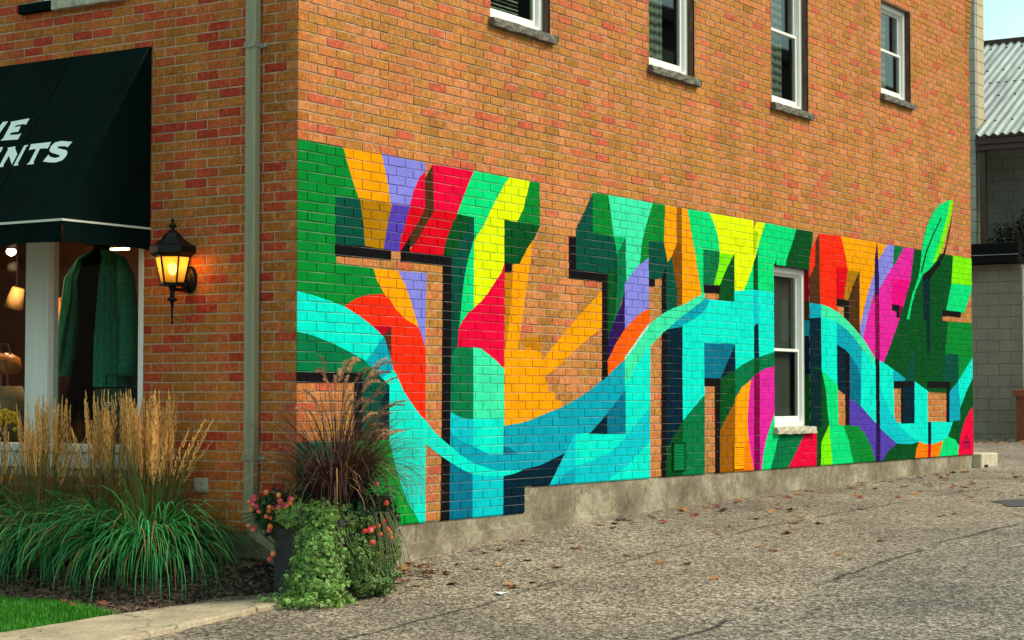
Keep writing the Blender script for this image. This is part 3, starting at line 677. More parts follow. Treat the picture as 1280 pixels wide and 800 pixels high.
('BLK','12599,3897 12489,3698 12356,3484 12246,3363 11959,3207 11644,3089 11521,3007 11785,3033 12107,3202 12298,3354 12488,3653'),
('MINT','12610,4047 12410,4016 12120,3940 11868,3804 11707,3653 11600,3507 11527,3352 11471,3151 11394,3006 11211,2819 11093,2632 11024,2525 11119,2526 11200,2713 11336,2886 11493,3003 11547,3067 11788,3146 12002,3259 12220,3426 12370,3628 12511,3845'),
('LGR','12610,4047 12495,4028 12402,3846 12252,3643 12105,3455 11854,3212 12008,3259 12227,3426 12377,3629 12522,3846'),
('G3','12184,3804 11904,3580 11655,3350 11485,3093 11541,3094 11691,3331 11926,3560 12197,3782'),
('CY','10195,2034 10344,2007 10801,1889 10618,1926 10622,1337 11242,1330 11253,1813 11686,1700 11687,1339 12552,1326 12399,1172 12132,1084 11793,1049 11564,1062 11407,1094 11119,1068 10729,1087 10198,1279'),
('CY2','10191,1783 10427,1508 10780,1300 11079,1184 11389,1107 11119,1068 10729,1087 10198,1279'),
('TEAL','10607,1942 10976,1843 10975,1796 10603,1793'),
('BLK','10612,1808 11261,1813 11249,1320 10836,1324 10845,1732 10611,1731'),
('NAVY','10888,1744 11250,1746 11241,1322 10879,1326'),
('BLK','11668,1812 12433,1814 12420,1320 12312,1322 12323,1739 11666,1736'),
('TEAL','12418,1692 12735,1824 12798,1329 12408,1320'),
('CY','12724,1827 12971,1964 13299,2155 13298,1881 13031,1691 12788,1480'),
('G3','13296,1901 13313,1503 13124,1447 12920,1312 12816,1159 12711,1041 12342,1142 12533,1333 12786,1344 12785,1495 13023,1704'),
('CRI','13324,1534 13317,907 12668,915 12797,1170 12952,1341 13134,1462'),
('MINT','12351,1151 12605,1107 12726,1030 12691,914 12005,915 12108,1099'),
('ORG2','11397,1110 11566,1077 11793,1064 12185,1104 12110,1006 12025,914 11239,918 11289,1032'),
('G3','10699,1098 11119,1082 11399,1104 11299,1024 11261,918 10253,910 10439,1021'),
('NAVY','11679,1334 11788,1333 11781,1057 11673,1060'),
('DRED','11673,1075 11782,1073 11758,918 11669,918'),
('DMAG','12932,1096 12989,1148 13018,1144 12962,1088'),
('DMAG','12989,1150 13086,1095 13054,1086 12978,1130'),
('DMAG','12868,1085 13107,1087 13106,1067 12868,1064'),
('DMAG','12877,1071 12909,1070 12919,996 12881,997'),
('DMAG','12933,1066 13005,1067 13005,1048 12932,1047'),
('DMAG','13017,1072 13049,1071 13066,1000 13033,1001'),
('DMAG','12952,1045 12983,1045 12995,994 12957,995'),
('DMAG','13072,1064 13115,1063 13126,995 13089,996')]
MCOL={'G1': (0, 140, 52), 'G2': (0, 82, 66), 'G3': (0, 82, 34), 'G4': (0, 122, 74), 'G5': (0, 112, 82), 'G6': (0, 165, 60), 'OR': (255, 168, 0), 'OCH': (182, 125, 0), 'AMB': (205, 130, 15), 'LAV': (140, 140, 240), 'PUR': (88, 66, 186), 'CRI': (245, 0, 66), 'RED': (228, 8, 30), 'VER': (255, 48, 18), 'DRED': (190, 8, 35), 'BRN': (82, 50, 24), 'BRN2': (135, 78, 5), 'BLK': (24, 21, 24), 'MINT': (0, 228, 132), 'AQM': (62, 240, 184), 'LIM': (236, 255, 0), 'LIMD': (178, 214, 0), 'LGR': (130, 245, 0), 'CY': (0, 240, 222), 'CY2': (0, 205, 218), 'TEAL': (0, 170, 195), 'DTEAL': (0, 118, 150), 'NAVY': (2, 38, 56), 'MAG': (234, 40, 170), 'DMAG': (135, 0, 78), 'HPK': (240, 0, 140), 'ORG': (255, 98, 0), 'ORG2': (255, 130, 0), 'DPUR': (48, 22, 92), 'MG': (0, 185, 108), 'DKT': (0, 44, 48), 'OBR': (160, 95, 12), 'STRAW': (180, 240, 225)}
# ------------------------------------------------------------------ the mural: paint laid over brick faces, joints and brick edges
mural = tag(empty('mural', (0, 0, Z0)), 'bright abstract lettering mural with leaf and turquoise ribbon painted on the side wall', 'mural')
PM = {k: paint_mat('mural_' + k.lower(), v) for k, v in MCOL.items()}
PM_LIT = {k: paint_mat('mural_joint_lit_' + k.lower(), v, .20) for k, v in MCOL.items()}      # light caught on the bed-joint ledges, painted in as a paler, dusty tint
def clip_axis(poly, ax, lim, keep_greater):
    out = []; n = len(poly)
    for i in range(n):
        p, q = poly[i], poly[(i + 1) % n]
        pi = (p[ax] >= lim) if keep_greater else (p[ax] <= lim); qi = (q[ax] >= lim) if keep_greater else (q[ax] <= lim)
        if pi: out.append(p)
        if pi != qi:
            t = (lim - p[ax]) / (q[ax] - p[ax]); r = [p[0] + (q[0] - p[0]) * t, p[1] + (q[1] - p[1]) * t]; r[ax] = lim; out.append(tuple(r))
    return out
def clip_rect(poly, x0, x1, z0, z1):
    for ax, lim, g in ((0, x0, True), (0, x1, False), (1, z0, True), (1, z1, False)):
        poly = clip_axis(poly, ax, lim, g)
        if len(poly) < 3: return []
    return poly
# cells: brick faces, head joints, bed joints (depth = distance in front of the wall plane)
cells = []; byrow = {}
for b in side_b:
    if b[3] > 4.1: continue
    byrow.setdefault(b[0], []).append(b)
for k, row in byrow.items():
    row.sort(key=lambda b: b[1]); zlo, zhi = zc(k), zc(k + 1)
    for i, b in enumerate(row):
        r = rect(b); cells.append((r, DEP[b], True))
        cells.append(((r[0] - J, r[1], zhi - J / 2 - .002, zhi + .0006), -.0046, 2)); cells.append(((r[0] - J, r[1], zhi + .0006, zhi + J / 2 + .002), -.005, False))  # lower joint strip takes the painted ledge light
        if k in (0, 3) and not (k == 3 and b[1] < STEP): cells.append(((r[0] - J, r[1], zlo - .004, zlo + J / 2 + .002), -.005, False))
        if i + 1 < len(row) and row[i+1][1] - b[2] < .01:
            n = rect(row[i+1]); cells.append(((r[1] - .001, n[0] + .001, zlo + J / 2 + .0021, zhi - J / 2 - .0021), -.005, False))
# spatial buckets along x
BW = .5; bk = {}
for ci, c in enumerate(cells):
    for q in range(int(c[0][0] / BW), int(c[0][1] / BW) + 1): bk.setdefault(q, []).append(ci)
SHAPE = {}
def paint(layer, colname, pts):
    tris = tessellate_polygon([[Vector((x, 0, z)) for x, z in pts]])
    off = .0007 + .00003 * layer; mb = MB(); e = 1e-6
    for t in tris:
        tri = [pts[i] for i in t]
        ar = (tri[1][0]-tri[0][0])*(tri[2][1]-tri[0][1]) - (tri[2][0]-tri[0][0])*(tri[1][1]-tri[0][1])
        if abs(ar) < 1e-9: continue
        if ar < 0: tri.reverse()
        tx0, tx1 = min(p[0] for p in tri), max(p[0] for p in tri); tz0, tz1 = min(p[1] for p in tri), max(p[1] for p in tri)
        seen = set()
        for q in range(max(0, int(max(tx0, 0) / BW)), int(max(tx1, 0) / BW) + 1):
            for ci in bk.get(q, ()):
                if ci in seen: continue
                seen.add(ci); (x0, x1, z0, z1), dep, isb = cells[ci]
                if x1 < tx0 or x0 > tx1 or z1 < tz0 or z0 > tz1: continue
                pl = clip_rect(tri, x0, x1, z0, z1)
                if len(pl) < 3: continue
                y = -dep - off
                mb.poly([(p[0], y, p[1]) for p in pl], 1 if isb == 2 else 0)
                if isb is True:                             # wrap the paint over the brick's edges down into the joint
                    n = len(pl); yb = .005 - off
                    for i in range(n):
                        p, r = pl[i], pl[(i + 1) % n]
                        for ax, lim, sg in ((0, x0, -1), (0, x1, 1), (1, z0, -1), (1, z1, 1)):
                            if abs(p[ax] - lim) < e and abs(r[ax] - lim) < e and abs(p[1-ax] - r[1-ax]) > 1e-5:
                                o_ = [0, 0]; o_[ax] = sg * off
                                mb.poly([(p[0], y, p[1]), (p[0] + o_[0], yb, p[1] + o_[1]), (r[0] + o_[0], yb, r[1] + o_[1]), (r[0], y, r[1])])
    if not mb.f: return
    mb.v = [(a, b_, c - Z0) for a, b_, c in mb.v]
    mb.build('painted_shape', [PM[colname], PM_LIT[colname]], mural)
for li, (cn, s_) in enumerate(MURAL):
    pts = [tuple(int(v) / 1000 for v in q.split(',')) for q in s_.split()]
    pts = [(max(x, 0.0), z) for x, z in pts]
    clean = [pts[0]]
    for p_ in pts[1:]:
        if (p_[0] - clean[-1][0]) ** 2 + (p_[1] - clean[-1][1]) ** 2 > 1e-7: clean.append(p_)
    paint(li, cn, clean)
# painted reveal of the low window
x1_, z0_, z1_ = SIDE_OPEN[0][1], SIDE_OPEN[0][2] + .075, SIDE_OPEN[0][3]
for za, zb, cn in ((z0_, 1.86, 'G3'), (1.86, 2.26, 'NAVY'), (2.26, 2.42, 'TEAL'), (2.42, 2.62, 'BRN'), (2.62, z1_ - .012, 'DRED')):
    mb = MB(); mb.poly([(x1_ - .003, .0, za - Z0), (x1_ - .003, .055, za - Z0), (x1_ - .003, .055, zb - Z0), (x1_ - .003, .0, zb - Z0)]); mb.build('painted_shape', PM[cn], mural)

# vent grilles set in the wall and painted over
def vent(x0, x1, z0, z1, m, m2, label):
    v = tag(empty('wall_vent', (x0, -.003, z0)), label, 'vent'); W, Hh = x1 - x0, z1 - z0
    f = MB(); t = .016
    f.cbox(0, W, -.014, 0, 0, t, .003); f.cbox(0, W, -.014, 0, Hh - t, Hh, .003); f.cbox(0, t, -.014, 0, t, Hh - t, .003); f.cbox(W - t, W, -.014, 0, t, Hh - t, .003); f.build('frame', m, v)
    n = 9
    for i in range(n):
        s_ = MB(); zz = t + (Hh - 2 * t) * i / n
        s_.poly([(t, -.011, zz), (W - t, -.011, zz), (W - t, -.003, zz + (Hh - 2*t) / n * 1.1), (t, -.003, zz + (Hh - 2*t) / n * 1.1)]); s_.build('slat', m2, v)
    return v
vent(5.30, 5.54, .955, 1.22, PM['G3'], PM['G4'], 'small dark green louvred vent near the foundation below the mural')
vent(6.53, 6.76, .935, 1.16, PM['OR'], PM['OR'], 'small orange painted vent at the foot of the mural')
# ------------------------------------------------------------------ shop window
sw = empty('shop_window', (0, 1.4, 1.1)); sw.parent = bld
def BL(mb, name, m, base, par, smooth=False):
    mb.v = [(a - base[0], b_ - base[1], c - base[2]) for a, b_, c in mb.v]; return mb.build(name, m, par, smooth)
wb = (0, 1.4, 1.1)
for (xa, xb, ya, yb) in ((.0, .09, 1.405, 1.455), (-.012, .10, 2.35, 2.585), (.02, .09, 3.6, 3.75)):
    f = MB(); f.cbox(xa, xb, ya, yb, 1.285, 3.0, .004); BL(f, 'window_post', M['white_wood'], wb, sw)
f = MB(); f.cbox(-.035, .12, 1.395, YE, 1.225, 1.284, .005); f.cbox(-.014, .10, 1.400, YE, 1.108, 1.223, .004); BL(f, 'sill', M['white_wood'], wb, sw)
for (ya, yb) in ((1.455, 2.35), (2.585, 3.6)):
    g = MB(); g.box(.05, .056, ya, yb, 1.285, 3.0); BL(g, 'pane', M['shop_glass'], wb, sw)
# upper window sill on the front
f = MB(); f.cbox(-.06, .07, 1.58, 2.30, zc(56) - .03, zc(56) + .05, .006); BL(f, 'stone_sill', M['stone'], wb, sw)
f = MB(); f.cbox(-.05, .07, 2.303, 2.66, zc(56) - .02, zc(56) + .05, .006); BL(f, 'dark_sill', M['awning'], wb, sw)
f = MB(); f.cbox(.06, .12, 1.64, 1.70, zc(56) + .05, zc(80), .003); f.cbox(.06, .12, 1.70, 2.5, zc(56) + .05, zc(56) + .11, .003); BL(f, 'upper_frame', M['white'], wb, sw)
f = MB(); f.box(.09, .095, 1.7, 2.5, zc(56) + .1, zc(80)); BL(f, 'upper_pane', M['glass'], wb, sw)

# ------------------------------------------------------------------ shop interior
M['shop_wall'] = mat('shop_back_wall', (.11, .040, .018), .8, .25, 4); M['shop_ceiling'] = mat('shop_ceiling', (.20, .06, .022), .8, .15, 3)
room = MB(); room.poly([(.17, .9, 1.0), (3.2, .9, 1.0), (3.2, 6.5, 1.0), (.17, 6.5, 1.0)])
ro = kind(room.build('shop_floor', mat('shop_floor_wood', (.10, .05, .025), .5, .3, 8)), 'structure')
room = MB(); room.poly([(3.2, .9, 1.0), (3.2, 6.5, 1.0), (3.2, 6.5, 3.2), (3.2, .9, 3.2)]); room.poly([(.17, .9, 1.0), (.17, .9, 3.2), (3.2, .9, 3.2), (3.2, .9, 1.0)])
kind(room.build('shop_wall', M['shop_wall']), 'structure')
room = MB(); room.poly([(.17, .9, 3.12), (.17, 6.5, 3.12), (3.2, 6.5, 3.12), (3.2, .9, 3.12)]); kind(room.build('shop_ceiling', M['shop_ceiling']), 'structure')
def point(loc, e, col, r=.04):
    d = bpy.data.lights.new('lamp_light', 'POINT'); d.energy = e; d.color = col; d.shadow_soft_size = r
    o = bpy.data.objects.new('lamp_light', d); o.location = loc; return o
M['bulb_shop'] = emit_mat('shop_bulb', (1, .82, .5), 9)
for i, (loc, lab) in enumerate((((.9, 3.74, 2.81), 'lit ceiling spotlight left of the white shop window post'), ((.9, 3.30, 2.80), 'lit ceiling spotlight right of the white shop window post'))):
    s_ = tag(empty('spotlight', loc), lab, 'spotlight', 'ceiling spotlights in the shop')
    h = MB(); h.lathe((0, 0, .02), [(.035, 0), (.05, .02), (.055, .12), (.02, .14)], 12); h.tube([(0, 0, .15), (0, 0, .33)], .012, 6); h.build('housing', M['black_metal'], s_)
    b_ = MB(); b_.lathe((0, 0, 0), [(.004, -.035), (.032, -.02), (.042, .0), (.034, .02), (.01, .025)], 12); b_.build('bulb', M['bulb_shop'], s_, True)
    pl_ = point((0, 0, -.12), 15, (1, .66, .34)); link(pl_, s_)
h = MB(); h.box(.7, .76, 2.28, 2.43, 2.755, 2.77); tag(h.build('strip_light', emit_mat('strip', (1, .78, .35), 4)), 'small yellow lit strip light under the awning edge', 'light')
# mannequin in a black dress with an open green cardigan
def lofted(mb, rings, n=20, mi=0):
    b = len(mb.v)
    for (cx, cy, z, rx, ry, a0, a1) in rings:
        for j in range(n + 1):
            a = a0 + (a1 - a0) * j / n; k = 1 + .05 * math.sin(j * 2.4 + z * 3)
            mb.v.append((cx + rx * math.cos(a) * k, cy + ry * math.sin(a) * k, z))
    for i in range(len(rings) - 1):
        for j in range(n): mb.f.append((b + i*(n+1) + j, b + i*(n+1) + j + 1, b + (i+1)*(n+1) + j + 1, b + (i+1)*(n+1) + j)); mb.m.append(mi)
T2 = 2 * math.pi; my, mxx = 2.37, .55
mq = tag(empty('mannequin', (mxx, my, 1.02)), 'shop mannequin in a black dress with an open knitted green cardigan', 'mannequin'); mbz = (mxx, my, 1.02)
d_ = MB(); lofted(d_, [(mxx, my, 1.45, .26, .30, 0, T2), (mxx, my, 1.7, .22, .26, 0, T2), (mxx, my, 2.0, .15, .19, 0, T2), (mxx, my, 2.25, .14, .18, 0, T2), (mxx, my, 2.5, .15, .21, 0, T2), (mxx, my, 2.66, .11, .18, 0, T2), (mxx, my, 2.73, .06, .07, 0, T2), (mxx, my, 2.9, .05, .055, 0, T2)])
BL(d_, 'dress', mat('black_knit', (.002, .002, .002), .98, .2, spec=0), mbz, mq, True)
M['knit'] = mat('green_knit', (.020, .27, .155), .95, .6, 70, 1.0, 190)
for sgn, a0, a1 in ((1, R(62), R(122)), (-1, R(212), R(295))):
    c_ = MB()
    lofted(c_, [(mxx, my, 1.82 if sgn > 0 else 1.70, .30, .33, a0, a1), (mxx, my, 2.05, .27, .30, a0, a1), (mxx, my, 2.35, .21, .26, a0, a1), (mxx, my, 2.55, .19, .26, a0, a1), (mxx, my, 2.68, .13, .21, a0, a1), (mxx, my, 2.74, .075, .09, a0, a1)], 22)
    BL(c_, 'cardigan_front', M['knit'], mbz, mq, True)
    sl = MB(); sy = my + sgn * .27
    sl.tube([(mxx, my + sgn * .20, 2.66), (mxx - .02, sy, 2.52), (mxx - .03, sy + sgn * .05, 2.2), (mxx - .05, sy + sgn * .06, 1.9), (mxx - .06, sy + sgn * .06, 1.78)], [.05, .075, .07, .07, .078], 12); BL(sl, 'sleeve', M['knit'], mbz, mq, True)
st_ = MB(); st_.tube([(mxx, my - .02, 1.03), (mxx, my - .02, 1.5)], .018, 8); BL(st_, 'stand_pole', mat('teal_pole', (.05, .17, .14), .4), mbz, mq)
# other stock
def garment(y, x, z, w, hgt, col, label):
    g = tag(empty('hanging_garment', (x, y, z)), label, 'garment', 'clothes hanging inside the shop'); m_ = mat('cloth', col, .9, .4, 14)
    b_ = MB(); n = 12
    for i in range(n):
        for zz0, zz1, w0, w1 in ((-hgt, -.12, 1, .95), (-.12, 0, .95, .35)):
            def pt(i_, ww, z_): t = i_ / n - .5; return (.05 * math.sin(i_ * 1.9), t * w * ww, z_)
            b_.poly([pt(i, w0, zz0), pt(i + 1, w0, zz0), pt(i + 1, w1, zz1), pt(i, w1, zz1)])
    b_.build('cloth', m_, g, True)
    hk = MB(); hk.tube([(0, 0, 0), (0, 0, .07), (.02, 0, .10)], .006, 5); hk.build('hanger', M['black_metal'], g)
garment(3.76, 1.4, 2.46, .24, .62, (.55, .21, .035), 'orange-tan garment hanging behind the green cardigan')
garment(3.58, 1.45, 2.40, .15, .60, (.42, .15, .03), 'narrow rust garment beside the orange-tan one')
garment(4.45, 1.3, 2.1, .3, .7, (.10, .07, .04), 'dark olive garment at the left end of the shop window')
ls = tag(empty('lampshade', (1.2, 4.0, 2.47)), 'tan tilted lampshade hanging inside the shop at left', 'lampshade')
b_ = MB(); b_.lathe((0, 0, 0), [(.085, -.10), (.05, .07)], 14); b_.build('shade', mat('shade_cloth', (.30, .17, .06), .8), ls, True).rotation_euler = (.35, 0, 0)
b_ = MB(); b_.tube([(0, 0, .08), (0, 0, .6)], .006, 5); b_.build('cord', M['black_metal'], ls)
bag = tag(empty('shopping_bag', (.42, 2.06, 1.29)), 'dark green paper bag with pale lettering in the shop window', 'bag')
b_ = MB(); b_.cbox(-.07, .07, -.17, .17, 0, .40, .004); b_.build('bag', mat('bag_green', (.006, .055, .04), .8, .1), bag)
b_ = MB()
for s2 in (-.06, .06): b_.tube([(s2, -.07, .40), (s2, -.05, .5), (s2, .05, .5), (s2, .07, .40)], .004, 5)
b_.build('handles', M['black_metal'], bag)
def text_obj(name, body, size, m, parent, mtx, shear=0):
    cu = bpy.data.curves.new(name, 'FONT'); cu.body = body; cu.size = size; cu.extrude = .0008; cu.align_x = 'CENTER'; cu.shear = shear
    t = bpy.data.objects.new(name + '_src', cu); COLL.objects.link(t); bpy.context.view_layer.update()
    mm = bpy.data.meshes.new_from_object(t.evaluated_get(bpy.context.evaluated_depsgraph_get())); bpy.data.objects.remove(t, do_unlink=True)
    mm.materials.clear(); mm.materials.append(m); mm.transform(mtx); o = bpy.data.objects.new(name, mm); link(o, parent); return o
# text plane: reads along -Y (left to right for the street), faces -X
TX = Matrix(((0, 0, -1, 0), (-1, 0, 0, 0), (0, 1, 0, 0), (0, 0, 0, 1)))
text_obj('lettering', 'soerio', .055, M['letter'], bag, Matrix.Translation((-.072, 0, .27)) @ TX)
tb = tag(empty('tote_bag', (.4, 3.24, 1.29)), 'beige canvas tote bag at the left edge of the shop window', 'bag')
b_ = MB(); b_.lathe((0, 0, 0), [(.16, 0), (.19, .1), (.17, .3), (.13, .42)], 14); b_.build('bag', mat('canvas', (.24, .19, .11), .9, .2, 20, .4), tb, True)
b_ = MB(); b_.tube([(-.05, -.09, .40), (-.05, -.05, .62), (-.05, .05, .62), (-.05, .09, .40)], .01, 6); b_.build('strap', mat('strap_leather', (.20, .07, .02), .5), tb)
hb = tag(empty('handbag', (.5, 3.36, 1.80)), 'small orange leather handbag on top of the tote bag', 'bag')
b_ = MB(); b_.lathe((0, 0, 0), [(.10, 0), (.14, .04), (.12, .13), (.05, .17)], 12); b_.build('bag', mat('leather', (.42, .15, .03), .45, .2), hb, True)
b_ = MB(); b_.tube([(0, -.07, .14), (0, -.03, .24), (0, .03, .24), (0, .07, .14)], .008, 6); b_.build('strap', mat('strap_dark', (.05, .02, .01), .5), hb)
yf = tag(empty('potted_flowers', (.2, 3.02, 1.287)), 'bright yellow flowers in a small pot on the shop window ledge', 'flowers')
b_ = MB(); b_.lathe((0, 0, 0), [(.04, 0), (.055, .09)], 12); b_.build('pot', M['planter'], yf)
b_ = MB(); r2 = random.Random(3)
for i in range(40):
    c = Vector((r2.uniform(-.08, .08), r2.uniform(-.1, .1), r2.uniform(.09, .24))); s2 = r2.uniform(.012, .022)
    b_.lathe(c, [(.002, -s2), (s2, 0), (.002, s2)], 5)
b_.build('blooms', mat('yellow_petals', (.75, .55, .01), .6), yf)

# ------------------------------------------------------------------ awning
aw = tag(empty('awning', (0, 1.335, 2.66)), 'dark green canvas shop awning with white lettering above the window', 'awning'); ab = (0, 1.335, 2.66)
AX, AZ_, BX, BZ, Y0, Y1 = -.008, 4.118, -.85, 2.815, 1.335, 5.0
c_ = MB(); n = 12
for i in range(n):                                         # sloping face, sagging very slightly between the ribs
    ya, yb = Y0 + (Y1 - Y0) * i / n, Y0 + (Y1 - Y0) * (i + 1) / n
    c_.poly([(AX, ya, AZ_), (BX, ya, BZ), (BX, yb, BZ), (AX, yb, AZ_)])
    c_.poly([(AX + .02, yb, AZ_ - .005), (BX + .012, yb, BZ - .003), (BX + .012, ya, BZ - .003), (AX + .02, ya, AZ_ - .005)])
BL(c_, 'canopy', M['awning'], ab, aw)
c_ = MB(); c_.poly([(AX, Y0 - .001, AZ_), (AX, Y0 - .001, BZ), (BX, Y0 - .001, BZ)]); c_.poly([(AX, Y0 + .008, AZ_), (BX, Y0 + .008, BZ), (AX, Y0 + .008, BZ)]); BL(c_, 'end_panel', M['awning'], ab, aw)
def valance(name, P0, P1, nrm):
    c_ = MB(); n = 36; P0, P1 = Vector(P0), Vector(P1); nv = Vector(nrm)
    def p(t, lo):
        q = P0.lerp(P1, t); wv = .008 * math.sin(t * (P1 - P0).length * 17); z = .012 * abs(math.sin(t * (P1 - P0).length * 5.2))
        return q + nv * (wv * lo + .004 + .0 * lo) + Vector((0, 0, -(.155 - z) * lo))
    for i in range(n):
        t0, t1 = i / n, (i + 1) / n; c_.poly([p(t0, 0), p(t0, 1), p(t1, 1), p(t1, 0)])
    return BL(c_, name, M['awning'], ab, aw)
for yy in (2.12, 2.95, 3.8):                                # stitched seams down the slope
    c_ = MB(); c_.poly([(AX - .003, yy, AZ_ + .002), (BX - .003, yy, BZ + .003), (BX - .003, yy + .022, BZ + .003), (AX - .003, yy + .022, AZ_ + .002)]); BL(c_, 'seam', M['awning'], ab, aw)
valance('valance', (BX, Y0, BZ), (BX, Y1, BZ), (-1, 0, 0)); valance('end_valance', (AX, Y0, BZ), (BX, Y0, BZ), (0, -1, 0))
c_ = MB(); c_.box(BX - .012, BX - .004, Y0 - .008, Y1, BZ - .008, BZ + .008); c_.box(BX - .012, AX, Y0 - .012, Y0 - .004, BZ - .007, BZ + .007); BL(c_, 'trim_braid', M['awning_trim'], ab, aw)
c_ = MB(); c_.tube([(BX + .02, Y0 + .02, BZ - .02), (BX + .02, Y1, BZ - .02)], .012, 6); c_.tube([(AX, Y0 + .02, BZ - .02), (BX + .02, Y0 + .02, BZ - .02)], .012, 6); c_.tube([(AX - .01, Y0 + .02, AZ_ - .03), (BX + .02, Y0 + .02, BZ - .02)], .012, 6); BL(c_, 'frame_bars', M['black_metal'], ab, aw)
# wedge-serif italic letters, drawn on the slope: u = distance along the awning from its near end, w = height up the slope
LETTERS=[
('V',[(1.2837, 0.9618), (1.2426, 0.9637), (1.1794, 0.9021), (1.1598, 0.966), (1.1084, 0.9668), (1.1296, 0.8619), (1.1791, 0.8607)]),
('E',[(1.0721, 0.9593), (0.8901, 0.9731), (0.8897, 0.9146), (0.9219, 0.9231), (0.9938, 0.9191), (1.0099, 0.9004), (0.9389, 0.9061), (0.9343, 0.8518), (0.9588, 0.8542), (1.0057, 0.8498), (1.0099, 0.8293), (0.9159, 0.824), (0.8908, 0.8342), (0.8918, 0.7772), (1.0729, 0.7831), (1.0576, 0.8055), (1.0609, 0.9408), (1.0739, 0.9595)]),
('E2',[(1.1151, 0.7163), (1.008, 0.7177), (1.0031, 0.6692), (1.0342, 0.6794), (1.0669, 0.6786), (1.0656, 0.6563), (1.0198, 0.6559), (1.0153, 0.615), (1.0523, 0.6146), (1.0466, 0.592), (0.9879, 0.5906), (0.976, 0.5311), (1.0845, 0.5329), (1.1392, 0.7148)]),
('N',[(0.9552, 0.7054), (0.8768, 0.7116), (0.8703, 0.694), (0.7968, 0.6193), (0.7888, 0.6939), (0.8136, 0.7109), (0.7443, 0.7118), (0.7568, 0.6947), (0.7543, 0.5488), (0.7389, 0.5272), (0.8084, 0.5244), (0.8091, 0.5389), (0.8929, 0.63), (0.8993, 0.5465), (0.8878, 0.5238), (0.9414, 0.5282), (0.9358, 0.546), (0.937, 0.689)]),
('T',[(0.7198, 0.7169), (0.5218, 0.7182), (0.5213, 0.6601), (0.5504, 0.6649), (0.6029, 0.6661), (0.596, 0.5461), (0.5797, 0.5253), (0.6518, 0.5256), (0.635, 0.5444), (0.6388, 0.6657), (0.6799, 0.6672), (0.7084, 0.661)]),
('S',[(0.3023, 0.6998), (0.3228, 0.6535), (0.3487, 0.6645), (0.415, 0.6706), (0.4264, 0.663), (0.4165, 0.6527), (0.3187, 0.6259), (0.2977, 0.6097), (0.2884, 0.5731), (0.3058, 0.5354), (0.3598, 0.5208), (0.4259, 0.5265), (0.4977, 0.5412), (0.477, 0.6005), (0.4534, 0.5805), (0.3916, 0.5621), (0.3519, 0.568), (0.3523, 0.5823), (0.4639, 0.6188), (0.4908, 0.6378), (0.4986, 0.6783), (0.4767, 0.7089), (0.4187, 0.718), (0.3491, 0.7064)]),]

sd = Vector((AX - BX, 0, AZ_ - BZ)).normalized(); nrm_ = Vector((-sd.z, 0, sd.x))
for nm_, pts in LETTERS:
    tri = tessellate_polygon([[Vector((u, w, 0)) for u, w in pts]]); b_ = MB()
    def W3(u, w, o): return tuple(Vector((BX, Y0 + u, BZ)) + sd * w + nrm_ * o)
    b_.v = [W3(u, w, .003) for u, w in pts]; b_.f = [tuple(t) for t in tri]; b_.m = [0] * len(tri)
    k = len(pts); b_.v += [W3(u, w, .0005) for u, w in pts]
    for i in range(k): b_.f.append((i, (i + 1) % k, k + (i + 1) % k, k + i)); b_.m.append(0)
    BL(b_, 'letter', M['letter'], ab, aw)
# ------------------------------------------------------------------ wall lantern
LX, LY, LZ = -.19, .95, 2.44
lan = tag(empty('wall_lantern', (0, LY, LZ)), 'lit black coach lantern on a bracket beside the awning', 'lantern')
def bl(mb, name, m, smooth=False): return mb.build(name, m, lan, smooth)
b_ = MB(); n = 24
for (r0, xx) in ((1.0, -.002), ):
    ring = []
    prof_ = [(1.0, 0.0), (1.0, -.012), (.82, -.024), (.7, -.022), (.6, -.034), (.3, -.042)]
    for (s_, x_) in prof_:
        ring.append([(x_ - .006, .058 * s_ * math.cos(T2 * j / n), .095 * s_ * math.sin(T2 * j / n)) for j in range(n)])
    bb = len(b_.v)
    for rr_ in ring: b_.v += rr_
    for i in range(len(ring) - 1):
        for j in range(n): b_.f.append((bb + i*n + j, bb + i*n + (j+1) % n, bb + (i+1)*n + (j+1) % n, bb + (i+1)*n + j)); b_.m.append(0)
    b_.f.append(tuple(bb + (len(ring)-1)*n + j for j in range(n))); b_.m.append(0)
bl(b_, 'back_plate', M['black_metal'], True)
b_ = MB(); b_.tube([(-.03, 0, -.01), (-.06, 0, -.045), (-.10, 0, -.075), (-.15, 0, -.075), (LX, 0, -.055)], [.018, .016, .014, .013, .012], 10)
b_.tube([(-.03, 0, -.045), (-.07, 0, -.09), (-.09, 0, -.085), (-.085, 0, -.065)], .008, 8); bl(b_, 'bracket', M['black_metal'], True)
zb, zt, rb, rt, HX = -.035, .152, .082, .122, 6
ang = [T2 * (j + .5) / 6 + R(33) for j in range(6)]
def hexp(r, z): return [Vector((LX + r * math.cos(a), r * math.sin(a), z)) for a in ang]
b_ = MB()
lo, hi = hexp(rb, zb), hexp(rt, zt)
for j in range(6): b_.tube([lo[j], hi[j]], .0075, 6)
for r_, z_, t_ in ((rb, zb, .009), (rt, zt, .009)):
    h = hexp(r_, z_)
    for j in range(6): b_.tube([h[j], h[(j + 1) % 6]], t_, 6)
bl(b_, 'cage', M['black_metal'])
